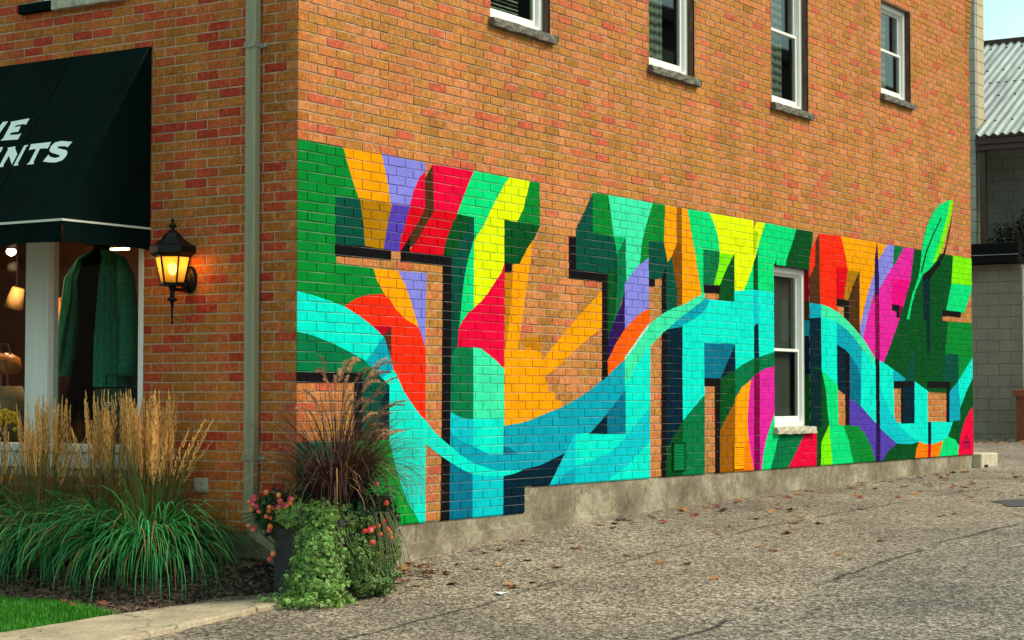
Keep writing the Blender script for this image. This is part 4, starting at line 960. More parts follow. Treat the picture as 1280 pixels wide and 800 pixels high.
for pname, prof_ in (('base_ring', [(rb + .008, zb - .018), (rb + .012, zb - .004)]), ('roof', [(rt + .01, zt), (rt + .04, zt + .022), (rt + .038, zt + .07), (rt + .005, zt + .085), (.075, zt + .125), (.052, zt + .158), (.03, zt + .172)])):
    b_ = MB(); bb = 0
    for r_, z_ in prof_: b_.v += [tuple(v) for v in hexp(r_, z_)]
    for i in range(len(prof_) - 1):
        for j in range(6): b_.f.append((bb + i*6 + j, bb + i*6 + (j+1) % 6, bb + (i+1)*6 + (j+1) % 6, bb + (i+1)*6 + j)); b_.m.append(0)
    b_.f.append(tuple(bb + (len(prof_)-1)*6 + j for j in range(6))); b_.m.append(0); b_.f.append(tuple(bb + j for j in reversed(range(6)))); b_.m.append(0)
    bl(b_, pname, M['black_metal'])
b_ = MB(); b_.lathe((LX, 0, zt + .170), [(.03, 0), (.032, .008), (.014, .014), (.012, .024), (.026, .036), (.028, .046), (.012, .058), (.008, .070), (.013, .080), (.003, .098)], 14); bl(b_, 'finial', M['black_metal'], True)
b_ = MB(); b_.lathe((LX, 0, 0), [(.004, -.315), (.009, -.308), (.006, -.295), (.010, -.20), (.014, -.16), (.036, -.152), (.038, -.143), (.016, -.13), (.018, -.08), (.024, -.07), (.026, zb - .016)], 14); bl(b_, 'drop_finial', M['black_metal'], True)
m_, nt_, p_ = newmat('amber_glass'); nt_.nodes.remove(p_)
t1 = N(nt_, 'ShaderNodeBsdfTransparent'); t1.inputs['Color'].default_value = (1, .60, .10, 1); t2 = N(nt_, 'ShaderNodeBsdfTranslucent'); t2.inputs['Color'].default_value = (1, .62, .12, 1)
mm_ = N(nt_, 'ShaderNodeMixShader'); mm_.inputs[0].default_value = .30; nt_.links.new(t1.outputs[0], mm_.inputs[1]); nt_.links.new(t2.outputs[0], mm_.inputs[2]); nt_.links.new(mm_.outputs[0], nt_.nodes['Material Output'].inputs['Surface'])
lo2, hi2 = hexp(rb - .003, zb + .005), hexp(rt - .003, zt - .004)
for j in range(6):
    b_ = MB(); k = (j + 1) % 6; b_.poly([lo2[j], lo2[k], hi2[k], hi2[j]]); bl(b_, 'glass_pane', m_)
b_ = MB(); b_.lathe((LX, 0, .06), [(.006, -.04), (.022, -.02), (.031, .012), (.026, .036), (.006, .046)], 16); bl(b_, 'bulb', emit_mat('lantern_bulb', (1, .74, .34), 5), True)
b_ = MB(); b_.lathe((LX, 0, zb), [(.022, 0), (.022, .04), (.012, .06)], 12); bl(b_, 'socket', mat('brass', (.35, .22, .08), .4, .1, metal=.8))
pl_ = point((LX, 0, .13), 1.1, (1, .50, .14), .03); link(pl_, lan)

# ------------------------------------------------------------------ downspout on the front wall
ds = tag(empty('downspout', (0, .42, .6)), 'grey-green metal downspout with ribbed elbow near the building corner', 'downspout'); db = (0, .42, .6)
b_ = MB(); y0, y1, x0, x1 = .316, .406, -.076, -.018
zs = [.86, 7.1]
outl = [(x1, y0), (x0 + .006, y0), (x0, y0 + .008), (x0, y0 + .03), (x0 + .006, y0 + .036), (x0 + .006, y1 - .036), (x0, y1 - .03), (x0, y1 - .008), (x0 + .006, y1), (x1, y1)]
for i in range(len(outl)):
    a, c = outl[i], outl[(i + 1) % len(outl)]; b_.poly([(a[0], a[1], zs[0]), (a[0], a[1], zs[1]), (c[0], c[1], zs[1]), (c[0], c[1], zs[0])])
BL(b_, 'pipe', M['downspout'], db, ds)
b_ = MB(); rings = []; nseg = 26                       # elbow sweeps down and towards the corner, crimped into ribs
for i in range(nseg + 1):
    t = i / nseg; a = min(1, t / .55) * R(62); rad = .17
    if t <= .55: cy, cz, an = .361 - rad * (1 - math.cos(a)), .86 - rad * math.sin(a), a
    else:
        a1_ = R(62); d_ = (t - .55) / .45 * .26; cy, cz, an = .361 - rad * (1 - math.cos(a1_)) - d_ * math.sin(a1_), .86 - rad * math.sin(a1_) - d_ * math.cos(a1_), a1_
    rib = .006 * (1 if i % 2 else -1) if t <= .6 else 0
    hw = .046 + rib; ty, tz = math.cos(an), -math.sin(an)
    rings.append([(-.080 - rib, cy - ty * hw, cz - tz * hw), (-.080 - rib, cy + ty * hw, cz + tz * hw), (-.018, cy + ty * hw, cz + tz * hw), (-.018, cy - ty * hw, cz - tz * hw)])
bb = len(b_.v)
for r_ in rings: b_.v += r_
for i in range(nseg):
    for j in range(4): b_.f.append((bb + i*4 + j, bb + i*4 + (j+1) % 4, bb + (i+1)*4 + (j+1) % 4, bb + (i+1)*4 + j)); b_.m.append(0)
BL(b_, 'elbow', M['downspout'], db, ds)
for zz in (4.02, 1.213):
    b_ = MB(); b_.box(x0 - .005, x0 - .001, y0 - .003, y1 + .003, zz - .018, zz + .018); b_.box(x0 - .004, -.002, y0 - .006, y0 - .002, zz - .018, zz + .018); b_.box(-.008, -.002, y0 - .052, y0 - .004, zz - .016, zz + .016)
    b_.box(x0 - .004, -.002, y1 + .002, y1 + .006, zz - .018, zz + .018)
    BL(b_, 'strap', mat('strap_metal', (.25, .24, .19), .4, .2), db, ds)
    b_ = MB(); b_.tube([(-.009, y0 - .036, zz), (-.016, y0 - .036, zz)], .008, 8); b_.tube([(x0 - .004, (y0 + y1) / 2 - .03, zz), (x0 - .010, (y0 + y1) / 2 - .03, zz)], .006, 8); BL(b_, 'screw', M['stone'], db, ds)
ot = tag(empty('outlet', (0, .838, 1.015)), 'small metal outdoor electrical outlet low on the front wall', 'outlet')
b_ = MB(); b_.cbox(-.016, .002, -.062, .062, -.05, .05, .004); b_.build('plate', M['outlet'], ot)
for s2 in (-.03, .03):
    b_ = MB(); b_.cbox(-.026, -.015, s2 - .022, s2 + .022, -.034, .034, .004); b_.build('cover_flap', M['outlet'], ot)

# ------------------------------------------------------------------ front yard: bed, lawn, kerb
bed = grid_sheet('mulch_bed', frange(-1.35, .02, 30), frange(-.05, 7, 80), Yd, M['soil'])
M['turf'] = mat('turf_soil', (.02, .045, .012), .95, .4, 30, .6, 60)
lawn_edge = lambda y: -1.06 - .22 * sstep(1.3, .5, y) - .05 * math.sin(y * 4)
lawn = grid_sheet('lawn', frange(-9, -1.0, 60), frange(.15, 7, 90), lambda x, y: Yd(min(x, -1.15), y) + .002, M['turf'], lambda x, y: x < lawn_edge(y))
def kerb_mat():
    m, nt, b = newmat('kerb_concrete'); L = nt.links; geo = N(nt, 'ShaderNodeNewGeometry'); pos = geo.outputs['Position']
    n1 = N(nt, 'ShaderNodeTexNoise', Scale=45, Detail=6, Roughness=.8); L.new(pos, n1.inputs['Vector']); n2 = N(nt, 'ShaderNodeTexNoise', Scale=3, Detail=6, Roughness=.65); L.new(pos, n2.inputs['Vector'])
    wv = N(nt, 'ShaderNodeVectorMath', operation='SCALE'); wv.inputs['Scale'].default_value = .45; L.new(n2.outputs['Color'], wv.inputs[0]); ad = N(nt, 'ShaderNodeVectorMath', operation='ADD'); L.new(pos, ad.inputs[0]); L.new(wv.outputs[0], ad.inputs[1])
    vo = N(nt, 'ShaderNodeTexVoronoi', Scale=1.5); vo.feature = 'DISTANCE_TO_EDGE'; L.new(ad.outputs[0], vo.inputs['Vector'])
    r = N(nt, 'ShaderNodeValToRGB'); cr = r.color_ramp; cr.elements[0].position = .34; cr.elements[0].color = (.17, .125, .075, 1); cr.elements[1].position = .64; cr.elements[1].color = (.58, .47, .32, 1)
    mx_ = N(nt, 'ShaderNodeMix', data_type='FLOAT'); mx_.inputs[0].default_value = .4; L.new(n1.outputs['Fac'], mx_.inputs[2]); L.new(n2.outputs['Fac'], mx_.inputs[3]); L.new(mx_.outputs[0], r.inputs['Fac'])
    c = N(nt, 'ShaderNodeMapRange'); c.inputs['From Min'].default_value = .004; c.inputs['From Max'].default_value = .014; c.inputs['To Min'].default_value = .35; c.inputs['To Max'].default_value = 1; L.new(vo.outputs['Distance'], c.inputs['Value'])
    sc = N(nt, 'ShaderNodeVectorMath', operation='SCALE'); L.new(r.outputs['Color'], sc.inputs[0]); L.new(c.outputs['Result'], sc.inputs['Scale']); L.new(sc.outputs[0], b.inputs['Base Color']); b.inputs['Roughness'].default_value = .92
    bp = N(nt, 'ShaderNodeBump', Strength=1.0, Distance=.01); L.new(n1.outputs['Fac'], bp.inputs['Height']); L.new(bp.outputs['Normal'], b.inputs['Normal']); return m
M['kerb'] = kerb_mat()
kv, kf = [], []
up = [(-.02, -.10), (-.15, -.045), (-.35, .055), (-.56, .17), (-.96, .28), (-1.39, .335), (-2.22, .375), (-4, .40), (-9, .42)]
lw = [(-.10, -.20), (-.30, -.33), (-.52, -.355), (-.72, -.37), (-1.1, -.395), (-1.5, -.42), (-2.3, -.46), (-4, -.52), (-9, -.55)]
ksec = []
r2 = random.Random(5)
def resample(pl, n):
    d = [0]
    for a, c in zip(pl[:-1], pl[1:]): d.append(d[-1] + math.dist(a, c))
    out = []
    for i in range(n + 1):
        t = (i / n) ** 1.6 * d[-1]
        for k in range(len(pl) - 1):
            if t <= d[k + 1] + 1e-9: f_ = (t - d[k]) / (d[k+1] - d[k]); out.append((pl[k][0] + (pl[k+1][0] - pl[k][0]) * f_, pl[k][1] + (pl[k+1][1] - pl[k][1]) * f_)); break
    return out
U_, L_ = resample(up, 60), resample(lw, 60)
for i, (a, c) in enumerate(zip(U_, L_)):
    za, zcx = .318 + .026 * max(a[0], -9), Gd(c[0], c[1]) + .028
    j1, j2 = r2.uniform(-.012, .012), r2.uniform(-.012, .012)
    kv += [(a[0], a[1] + j1, za - .10), (a[0], a[1] + j1, za), (a[0], a[1] + j1 - .02, za + .006), (c[0], c[1] + .02 + j2, zcx + .004), (c[0], c[1] + j2, zcx - .006), (c[0], c[1] - .012 + j2, zcx - .06)]
for i in range(len(U_) - 1):
    for j in range(5): kf.append((i*6 + j, i*6 + j + 1, (i+1)*6 + j + 1, (i+1)*6 + j))
kb = bpy.data.objects.new('kerb', me('kerb', kv, kf, M['kerb'])); link(kb); kind(kb, 'structure')

# bark chips on the bed
def chips(name, n, area, zf, m, smin, smax, seed, keep=None, flat=.25):
    r2 = random.Random(seed); b_ = MB()
    for i in range(n):
        x, y = area(r2)
        if keep and not keep(x, y): continue
        L2, W2, H2 = r2.uniform(smin, smax), r2.uniform(smin, smax) * .35, r2.uniform(smin, smax) * flat
        mt = Matrix.Translation((x, y, zf(x, y) + H2 * .4)) @ Matrix.Rotation(r2.uniform(0, T2), 4, 'Z') @ Matrix.Rotation(r2.uniform(-.5, .5), 4, 'X') @ Matrix.Rotation(r2.uniform(-.4, .4), 4, 'Y')
        b0 = len(b_.f); b_.box(-L2 / 2, L2 / 2, -W2 / 2, W2 / 2, -H2 / 2, H2 / 2, 0, mt); b_.attr += [r2.random()] * (len(b_.f) - b0)
    return kind(b_.build(name, m), 'stuff')
mul_ = chips('bark_mulch', 7000, lambda r: (r.uniform(-1.3, 0), r.uniform(-.02, 2.9)), Yd, leaf_mat('bark', (.11, .066, .046), .95, .9, 0), .015, .06, 11, lambda x, y: x > lawn_edge(y) - .06 and y > .02 + .3 * sstep(-.3, -1.2, x))
M['lawn_blade'] = leaf_mat('lawn_blade', (.045, .24, .012), .45, .5, .3)
r2 = random.Random(21); b_ = MB()
for i in range(26000):
    x, y = -1.0 - 1.5 * r2.random() ** 1.0, .33 + 1.75 * r2.random()
    if x > lawn_edge(y) + r2.gauss(0, .03): continue
    h_, a = r2.uniform(.035, .075), r2.uniform(0, T2); dx, dy = math.cos(a), math.sin(a); w_ = .0022; z = Yd(min(x, -1.15), y) + .0; l_ = r2.uniform(0, .03)
    p0, p1 = (x - dy * w_, y + dx * w_, z), (x + dy * w_, y - dx * w_, z); m0, m1 = (x - dy * w_ + dx * l_ * .3, y + dx * w_ + dy * l_ * .3, z + h_ * .6), (x + dy * w_ + dx * l_ * .3, y - dx * w_ + dy * l_ * .3, z + h_ * .6)
    b_.poly([p0, p1, m1, m0]); b_.poly([m0, m1, (x + dx * l_, y + dy * l_, z + h_)]); rv = r2.random(); b_.attr += [rv, rv]
kind(b_.build('lawn_grass', M['lawn_blade']), 'stuff')

# ------------------------------------------------------------------ grasses
def blade(mb, base, az, lean, length, width, droop, seg, rv, r2, mi=0):
    d = Vector((math.cos(az), math.sin(az), 0)); s_ = Vector((-d.y, d.x, 0)); p = Vector(base); el = math.pi / 2 - lean; prev = None; st = length / seg
    tw = r2.uniform(-.5, .5)
    for i in range(seg + 1):
        t = i / seg; w = width * (1 - t) ** .6 * (.55 + .9 * t if t < .5 else 1)
        sd_ = (s_ * math.cos(tw * t) + Vector((0, 0, 1)) * math.sin(tw * t) * .6) * (w / 2)
        a, c = p - sd_, p + sd_
        if prev:
            if i == seg: mb.poly([prev[0], prev[1], p], mi)
            else: mb.poly([prev[0], prev[1], c, a], mi)
            mb.attr.append(rv)
        prev = (a, c); p = p + (d * math.cos(el) + Vector((0, 0, 1)) * math.sin(el)) * st; el -= droop / seg * (1 + t)
M['reed_blade'] = leaf_mat('reed_blade', (.050, .29, .080), .8, .42, .3); M['reed_straw'] = leaf_mat('reed_straw', (.34, .20, .065), .4, .7, .3)
M['reed_stalk'] = leaf_mat('reed_stalk', (.16, .115, .035), .4, .7, 0)
M['plume'] = leaf_mat('plume_gold', (.92, .57, .21), .4, .8, .4)
def reed(base, rad, nb, ns, h, seed, label, lean_dir=(0, 0)):
    r2 = random.Random(seed); g = tag(empty('feather_reed_grass', base), label, 'ornamental grass', 'feather reed grasses in front of the shop'); 
    b_ = MB()
    for i in range(nb):
        a = r2.uniform(0, T2); q = rad * math.sqrt(r2.random()); az = a + r2.gauss(0, .5)
        L2 = r2.uniform(.60, 1.05); straw = r2.random() < .13
        blade(b_, (q * math.cos(a), q * math.sin(a), -.02), az, abs(r2.gauss(.22, .18)) + .35 * q / rad, L2, r2.uniform(.009, .018), r2.uniform(1.0, 2.6), 7, r2.random(), r2, 1 if straw else 0)
    for i in range(nb // 4):                               # stiff upright leaves among the stalks
        a = r2.uniform(0, T2); q = rad * math.sqrt(r2.random())
        blade(b_, (q * math.cos(a), q * math.sin(a), -.02), a + r2.gauss(0, .8), abs(r2.gauss(.0, .10)), r2.uniform(.6, 1.05), r2.uniform(.005, .009), r2.uniform(.1, .7), 6, r2.random() * .5, r2, 1 if r2.random() < .6 else 0)
    b_.build('blades', [M['reed_blade'], M['reed_straw']], g)
    st_, pl2 = MB(), MB()
    for i in range(ns):
        a = r2.uniform(0, T2); q = rad * .8 * math.sqrt(r2.random()); hh_ = h * r2.uniform(.80, 1.08); ln = r2.gauss(.0, .03) + .05 * q / rad
        if r2.random() < .05: ln += r2.uniform(.1, .3); hh_ *= .85
        if i % 14 == 0: a = -1.9 + r2.uniform(-.5, .5); ln = r2.uniform(.25, .62); hh_ = h * r2.uniform(.72, .95)     # a few stems lean out
        x0, y0 = q * math.cos(a), q * math.sin(a); pts = []
        for k in range(7):
            t = k / 6; out = ln * hh_ * t * t; pts.append(Vector((x0 + math.cos(a) * out + lean_dir[0] * t * t, y0 + math.sin(a) * out + lean_dir[1] * t * t, hh_ * t)))
        f0 = len(st_.f); st_.tube(pts, [.0028, .0026, .0023, .002, .0017, .0014, .001], 3, cap=False); st_.attr += [r2.random()] * (len(st_.f) - f0)
        p1, p2 = pts[4], pts[6]; ax_ = (p2 - p1); PL = ax_.length; ax_.normalize(); nsl = 46; rv = r2.random()
        fat = r2.uniform(.012, .021)
        for k in range(nsl):
            t = k / nsl; c = pts[4].lerp(pts[5], t * 2) if t < .5 else pts[5].lerp(pts[6], t * 2 - 1)
            R_ = fat * math.sin(math.pi * min(1, .12 + t * .93)) ** .8; an = r2.uniform(0, T2); u = ax_.orthogonal().normalized(); w = ax_.cross(u); dr = u * math.cos(an) + w * math.sin(an)
            ll = r2.uniform(.025, .05); tip = c + ax_ * ll + dr * R_; sd_ = ax_.cross(dr) * r2.uniform(.003, .0052); mid = c + ax_ * ll * .5 + dr * R_ * .8
            pl2.poly([c, mid - sd_, tip, mid + sd_]); pl2.attr.append(min(1, max(0, rv + r2.uniform(-.3, .3))))
    st_.build('stalks', M['reed_stalk'], g); pl2.build('plumes', M['plume'], g); return g
reed((-.36, .97, Yd(-.36, .97)), .18, 1050, 105, 1.10, 31, 'large feather reed grass clump nearest the downspout', (-.02, .0))
reed((-.26, 1.48, Yd(-.26, 1.48)), .16, 750, 62, 1.10, 32, 'feather reed grass clump in the middle below the shop window')
reed((-.34, 2.02, Yd(-.34, 2.02)), .18, 950, 70, 1.10, 33, 'feather reed grass clump at left below the white window post')
reed((-.30, 2.60, Yd(-.30, 2.6)), .14, 700, 16, 1.02, 34, 'sparse feather reed grass clump at the left edge of the picture')
# ------------------------------------------------------------------ leafy plants
def leaf_frame(n, r2, droop=.4):
    n = n.normalized(); t = Vector((r2.gauss(0, 1), r2.gauss(0, 1), r2.gauss(-droop, .6))); t = (t - n * t.dot(n)).normalized(); return t, n.cross(t), n
def leaf(mb, p, n, L2, W2, r2, rv, varieg=False, mi=0, fold=.25):
    t, s_, n = leaf_frame(n, r2); out = [(0, 0), (.22, .36), (.55, .5), (.82, .3), (1, 0), (.82, -.3), (.55, -.5), (.22, -.36)]
    P = lambda a, c: p + t * (a * L2) + s_ * (c * W2) + n * (abs(c) * W2 * fold - a * a * L2 * .25)
    if varieg:
        inn = [(.06, 0), (.24, .26), (.55, .37), (.79, .22), (.92, 0), (.79, -.22), (.55, -.37), (.24, -.26)]
        mb.poly([P(a, c) + n * .0006 for a, c in inn], 0); mb.attr.append(rv)
        for i in range(8):
            j = (i + 1) % 8; mb.poly([P(*out[i]), P(*out[j]), P(*inn[j]), P(*inn[i])], 1); mb.attr.append(rv)
    else:
        mb.poly([P(*out[i]) for i in (0, 1, 2, 3, 4)], mi); mb.poly([P(*out[i]) for i in (4, 5, 6, 7, 0)], mi); mb.attr += [rv, rv]
def blob_leaves(mb, blobs, r2, size, varieg=False, mi=0, zmin=None):
    for (cx, cy, cz, rx, ry, rz, n) in blobs:
        for i in range(n):
            d = Vector((r2.gauss(0, 1), r2.gauss(0, 1), r2.gauss(0, 1))).normalized(); q = r2.uniform(.62, 1.05) * (1 + .16 * math.sin(d.x * 9 + d.z * 7) + .08 * math.sin(d.y * 13 + d.z * 17))
            p = Vector((cx + d.x * rx * q, cy + d.y * ry * q, cz + d.z * rz * q))
            if zmin is not None: p.z = max(p.z, zmin(p.x, p.y) + r2.uniform(.004, .03))
            nn = Vector((d.x / rx, d.y / ry, d.z / rz)).normalized() + Vector((r2.gauss(0, .45), r2.gauss(0, .45), r2.gauss(.35, .4)))
            L2 = size * r2.uniform(.5, 1.35); leaf(mb, p, nn, L2, L2 * r2.uniform(.7, .95), r2, r2.random(), varieg, mi)
# shrub at the left edge
sb = tag(empty('evergreen_shrub', (-.45, 2.92, Yd(-.45, 2.92))), 'rounded dark green shrub cut by the left edge below the shop window', 'shrub')
b_ = MB(); r2 = random.Random(41); blob_leaves(b_, [(0, 0, .42, .30, .36, .40, 1500), (.02, -.1, .52, .22, .22, .26, 600), (-.05, .05, .2, .3, .3, .22, 700)], r2, .045); b_.build('foliage', leaf_mat('shrub_leaf', (.012, .105, .020), .6, .35, .2), sb)
b_ = MB()
for i in range(9):
    a = T2 * i / 9; b_.tube([(0, 0, 0), (.1 * math.cos(a), .1 * math.sin(a), .2), (.2 * math.cos(a), .2 * math.sin(a), .5)], [.012, .008, .004], 5)
b_.build('branches', mat('twig', (.06, .035, .02), .9), sb)

# planter at the building corner
PX0, PX1, PY0, PY1, PZ0, PZ1 = -.30, .30, -.60, -.06, .33, .83
pn = tag(empty('planter', ((PX0 + PX1) / 2, (PY0 + PY1) / 2, PZ0)), 'dark rectangular planter box under the trailing plants at the corner', 'planter'); pb = ((PX0 + PX1) / 2, (PY0 + PY1) / 2, PZ0)
b_ = MB(); t_ = .025
b_.cbox(PX0, PX1, PY0, PY0 + t_, PZ0, PZ1, .004); b_.cbox(PX0, PX1, PY1 - t_, PY1, PZ0, PZ1, .004); b_.cbox(PX0, PX0 + t_, PY0 + t_, PY1 - t_, PZ0, PZ1, .004); b_.cbox(PX1 - t_, PX1, PY0 + t_, PY1 - t_, PZ0, PZ1, .004)
BL(b_, 'box', M['planter'], pb, pn)
b_ = MB(); b_.cbox(PX0 - .02, PX1 + .02, PY0 - .02, PY0 + .012, PZ1 - .03, PZ1 + .008, .004); b_.cbox(PX0 - .02, PX1 + .02, PY1 - .012, PY1 + .02, PZ1 - .03, PZ1 + .008, .004); b_.cbox(PX0 - .02, PX0 + .012, PY0 + .012, PY1 - .012, PZ1 - .03, PZ1 + .008, .004); b_.cbox(PX1 - .012, PX1 + .02, PY0 + .012, PY1 - .012, PZ1 - .03, PZ1 + .008, .004)
BL(b_, 'rim', M['planter'], pb, pn)
b_ = MB(); b_.box(PX0 + t_, PX1 - t_, PY0 + t_, PY1 - t_, PZ1 - .10, PZ1 - .04); BL(b_, 'soil', M['soil'], pb, pn)

# purple fountain grass
fg = tag(empty('purple_fountain_grass', (.0, -.34, PZ1 - .05)), 'brown-purple fountain grass with drooping foxtail plumes in the planter', 'ornamental grass')
r2 = random.Random(51); b_ = MB()
for i in range(1300):
    a = r2.uniform(0, T2); q = .12 * math.sqrt(r2.random()); az = (a if r2.random() < .6 else -.9) + r2.gauss(0, .6); big = r2.random() < .62
    blade(b_, (q * math.cos(a), q * math.sin(a), 0), az, abs(r2.gauss(.05 if big else .24, .14)), r2.uniform(.55, 1.10), r2.uniform(.007, .012), r2.uniform(.4, 2.7) if big else r2.uniform(.5, 2.0), 8, r2.random(), r2, 1 if r2.random() < .10 else 0)
b_.build('blades', [leaf_mat('fountain_blade', (.080, .034, .030), .7, .5, .2), leaf_mat('fountain_dry', (.30, .17, .06), .5, .6, .2)], fg)
def foxtail(mb_s, mb_p, pts, rv, r2, lp, fat):
    f0 = len(mb_s.f); mb_s.tube(pts, .0016, 3, cap=False); mb_s.attr += [rv] * (len(mb_s.f) - f0)
    n = len(pts); k0 = int(n * (1 - lp))
    for k in range(k0, n - 1):
        for q in range(38):
            t = (k - k0 + r2.random()) / (n - 1 - k0); c = pts[k].lerp(pts[k + 1], r2.random()); ax_ = (pts[k + 1] - pts[k]).normalized(); an = r2.uniform(0, T2)
            u = ax_.orthogonal().normalized(); w = ax_.cross(u); dr = u * math.cos(an) + w * math.sin(an); Rr = fat * (math.sin(math.pi * min(.97, .1 + t * .85)) ** .6)
            tip = c + dr * Rr + ax_ * r2.uniform(.010, .022); sd_ = ax_.cross(dr) * .0034
            mb_p.poly([c - sd_, tip, c + sd_]); mb_p.attr.append(min(1, max(0, rv + r2.uniform(-.35, .35))))
sm, pm_ = MB(), MB()
for i in range(50):
    a = r2.uniform(0, T2) if i < 24 else r2.uniform(-1.7, .6); hh_ = r2.uniform(.60, 1.16); out = r2.uniform(.06, .30) if i < 24 else r2.uniform(.2, .58); pts = []
    curl = r2.uniform(.4, 1.6)
    for k in range(15):
        t = k / 14; rr_ = out * t ** 1.7; z = hh_ * (1 - (1 - t) ** 1.35)
        if t > .78: z -= curl * .8 * (t - .78) ** 2 * hh_; rr_ += curl * .35 * (t - .78) ** 1.2 * .4
        pts.append(Vector((rr_ * math.cos(a), rr_ * math.sin(a), z)))
    foxtail(sm, pm_, pts, r2.random(), r2, .25, .019)
sm.build('stalks', leaf_mat('fountain_stalk', (.06, .035, .022), .4, .6, 0), fg); pm_.build('plumes', leaf_mat('fountain_plume', (.58, .33, .185), .6, .8, .4), fg)

# lantanas
M['lantana_leaf'] = leaf_mat('lantana_leaf', (.018, .075, .018), .6, .5, .2)
FC = [((.95, .30, .05), (.95, .10, .10)), ((.90, .03, .20), (.95, .30, .08)), ((.85, .02, .02), (.95, .12, .05)), ((.95, .42, .10), (.95, .22, .12))]
FM = [(mat('petal_a%d' % i, a, .6, .1), mat('petal_b%d' % i, c, .6, .1)) for i, (a, c) in enumerate(FC)]
def head_mesh(i):
    r2 = random.Random(i + 60); b_ = MB(); Rr = .0165
    for k in range(26):
        z = 1 - 1.35 * (k + .5) / 26; rr_ = math.sqrt(max(0, 1 - z * z)); a = k * 2.39996; n = Vector((rr_ * math.cos(a), rr_ * math.sin(a), z)); p = n * Rr * r2.uniform(.9, 1.08)
        u = n.orthogonal().normalized(); w = n.cross(u); s2 = .0052
        b_.poly([p + (u * math.cos(T2 * j / 5) + w * math.sin(T2 * j / 5)) * s2 * (1 if j % 1 == 0 else .8) for j in range(5)], 0 if z > .35 else 1)
    b_.lathe((0, 0, -.002), [(.003, -.012), (.013, -.004), (.0145, .004), (.006, .013)], 8, 1); return me('flower_head', b_.v, b_.f, list(FM[i]), b_.m)
HM = [head_mesh(i) for i in range(4)]
def lantana(base, blobs, heads, seed, label, cols):
    g = tag(empty('lantana', base), label, 'flowering plant', 'lantanas in the planter'); r2 = random.Random(seed); b_ = MB(); blob_leaves(b_, blobs, r2, .038); b_.build('foliage', M['lantana_leaf'], g)
    s_ = MB()
    for i, h in enumerate(heads):
        p = Vector(h); s_.tube([(p.x * .3, p.y * .3, p.z * .2 - .05), (p.x * .75, p.y * .75, p.z * .7), p], [.003, .0025, .002], 4)
        o = bpy.data.objects.new('flower_head', HM[cols[i % len(cols)]]); link(o, g); o.location = p; o.rotation_euler = (r2.uniform(-.9, .9), r2.uniform(-1.3, -.1), r2.uniform(-.5, .5)); k = r2.uniform(.85, 1.3); o.scale = (k, k, k)
    s_.build('stems', mat('green_stem', (.03, .07, .02), .7), g); return g
hl_ = [(-0.124, 0.063, 0.313), (-0.116, 0.17, 0.281), (-0.134, 0.138, 0.218), (-0.119, 0.194, 0.195), (-0.114, 0.176, 0.263), (-0.134, 0.2, 0.245), (-0.165, 0.142, 0.235), (-0.158, 0.093, 0.189), (-0.156, 0.008, 0.22), (-0.123, 0.005, 0.213), (-0.142, 0.02, 0.195), (-0.127, 0.056, 0.157), (-0.12, 0.027, 0.148), (-0.116, 0.214, 0.09), (-0.123, 0.17, 0.07), (-0.166, -0.011, 0.095), (-0.16, 0.003, 0.071), (-0.158, -0.084, 0.264), (-0.158, -0.071, 0.3), (-0.122, -0.144, 0.273), (-0.129, -0.146, 0.246), (-0.148, -0.126, 0.229), (-0.154, -0.077, 0.221), (-0.161, -0.032, -0.08), (-0.163, -0.008, -0.114), (-0.115, -0.062, 0.241)]
lantana((-.22, -.09, .69), [(0, 0, .20, .12, .17, .13, 620), (-.03, .09, .17, .09, .12, .13, 420)], hl_, 71, 'lantana with orange and pink blooms spilling over the downspout elbow', [0, 1, 1, 3, 1])
hr_ = [(-0.35, -0.19, 0.068), (-0.30, -0.194, 0.07), (-0.194, -0.185, 0.091), (-0.16, -0.169, 0.035), (-0.102, -0.184, 0.061), (-0.05, -0.164, 0.033), (-0.098, -0.207, 0.01), (-0.286, -0.203, -0.009), (-0.117, -0.187, 0.235), (-0.204, -0.175, 0.362), (-0.26, -0.189, 0.085), (-.15, -.19, .12)]
lantana((.17, -.52, .80), [(-.06, -.02, .04, .17, .14, .15, 560), (.02, -.05, .02, .13, .12, .17, 400), (-.22, -.05, .05, .12, .10, .10, 260)], [(x, y, z - .1) for x, y, z in hr_], 72, 'lantana with red blooms at the right end of the planter', [2, 1, 2, 0])
# darker burgundy filler at right end
bf = tag(empty('burgundy_foliage_plant', (.26, -.48, .80)), 'small burgundy-leaved filler plant at the right rim of the planter', 'plant'); b_ = MB(); r2 = random.Random(79)
blob_leaves(b_, [(0, -.02, .02, .12, .13, .17, 800)], r2, .020); b_.build('foliage', leaf_mat('burgundy_leaf', (.055, .016, .014), .6, .5, .2), bf)
b_ = MB()
for i in range(14):
    a = T2 * i / 14; b_.tube([(0, 0, -.05), (.05 * math.cos(a), .05 * math.sin(a), .05), (.1 * math.cos(a), .1 * math.sin(a), .13)], .0022, 4)
b_.build('stems', mat('dark_stem', (.04, .015, .012), .7), bf)
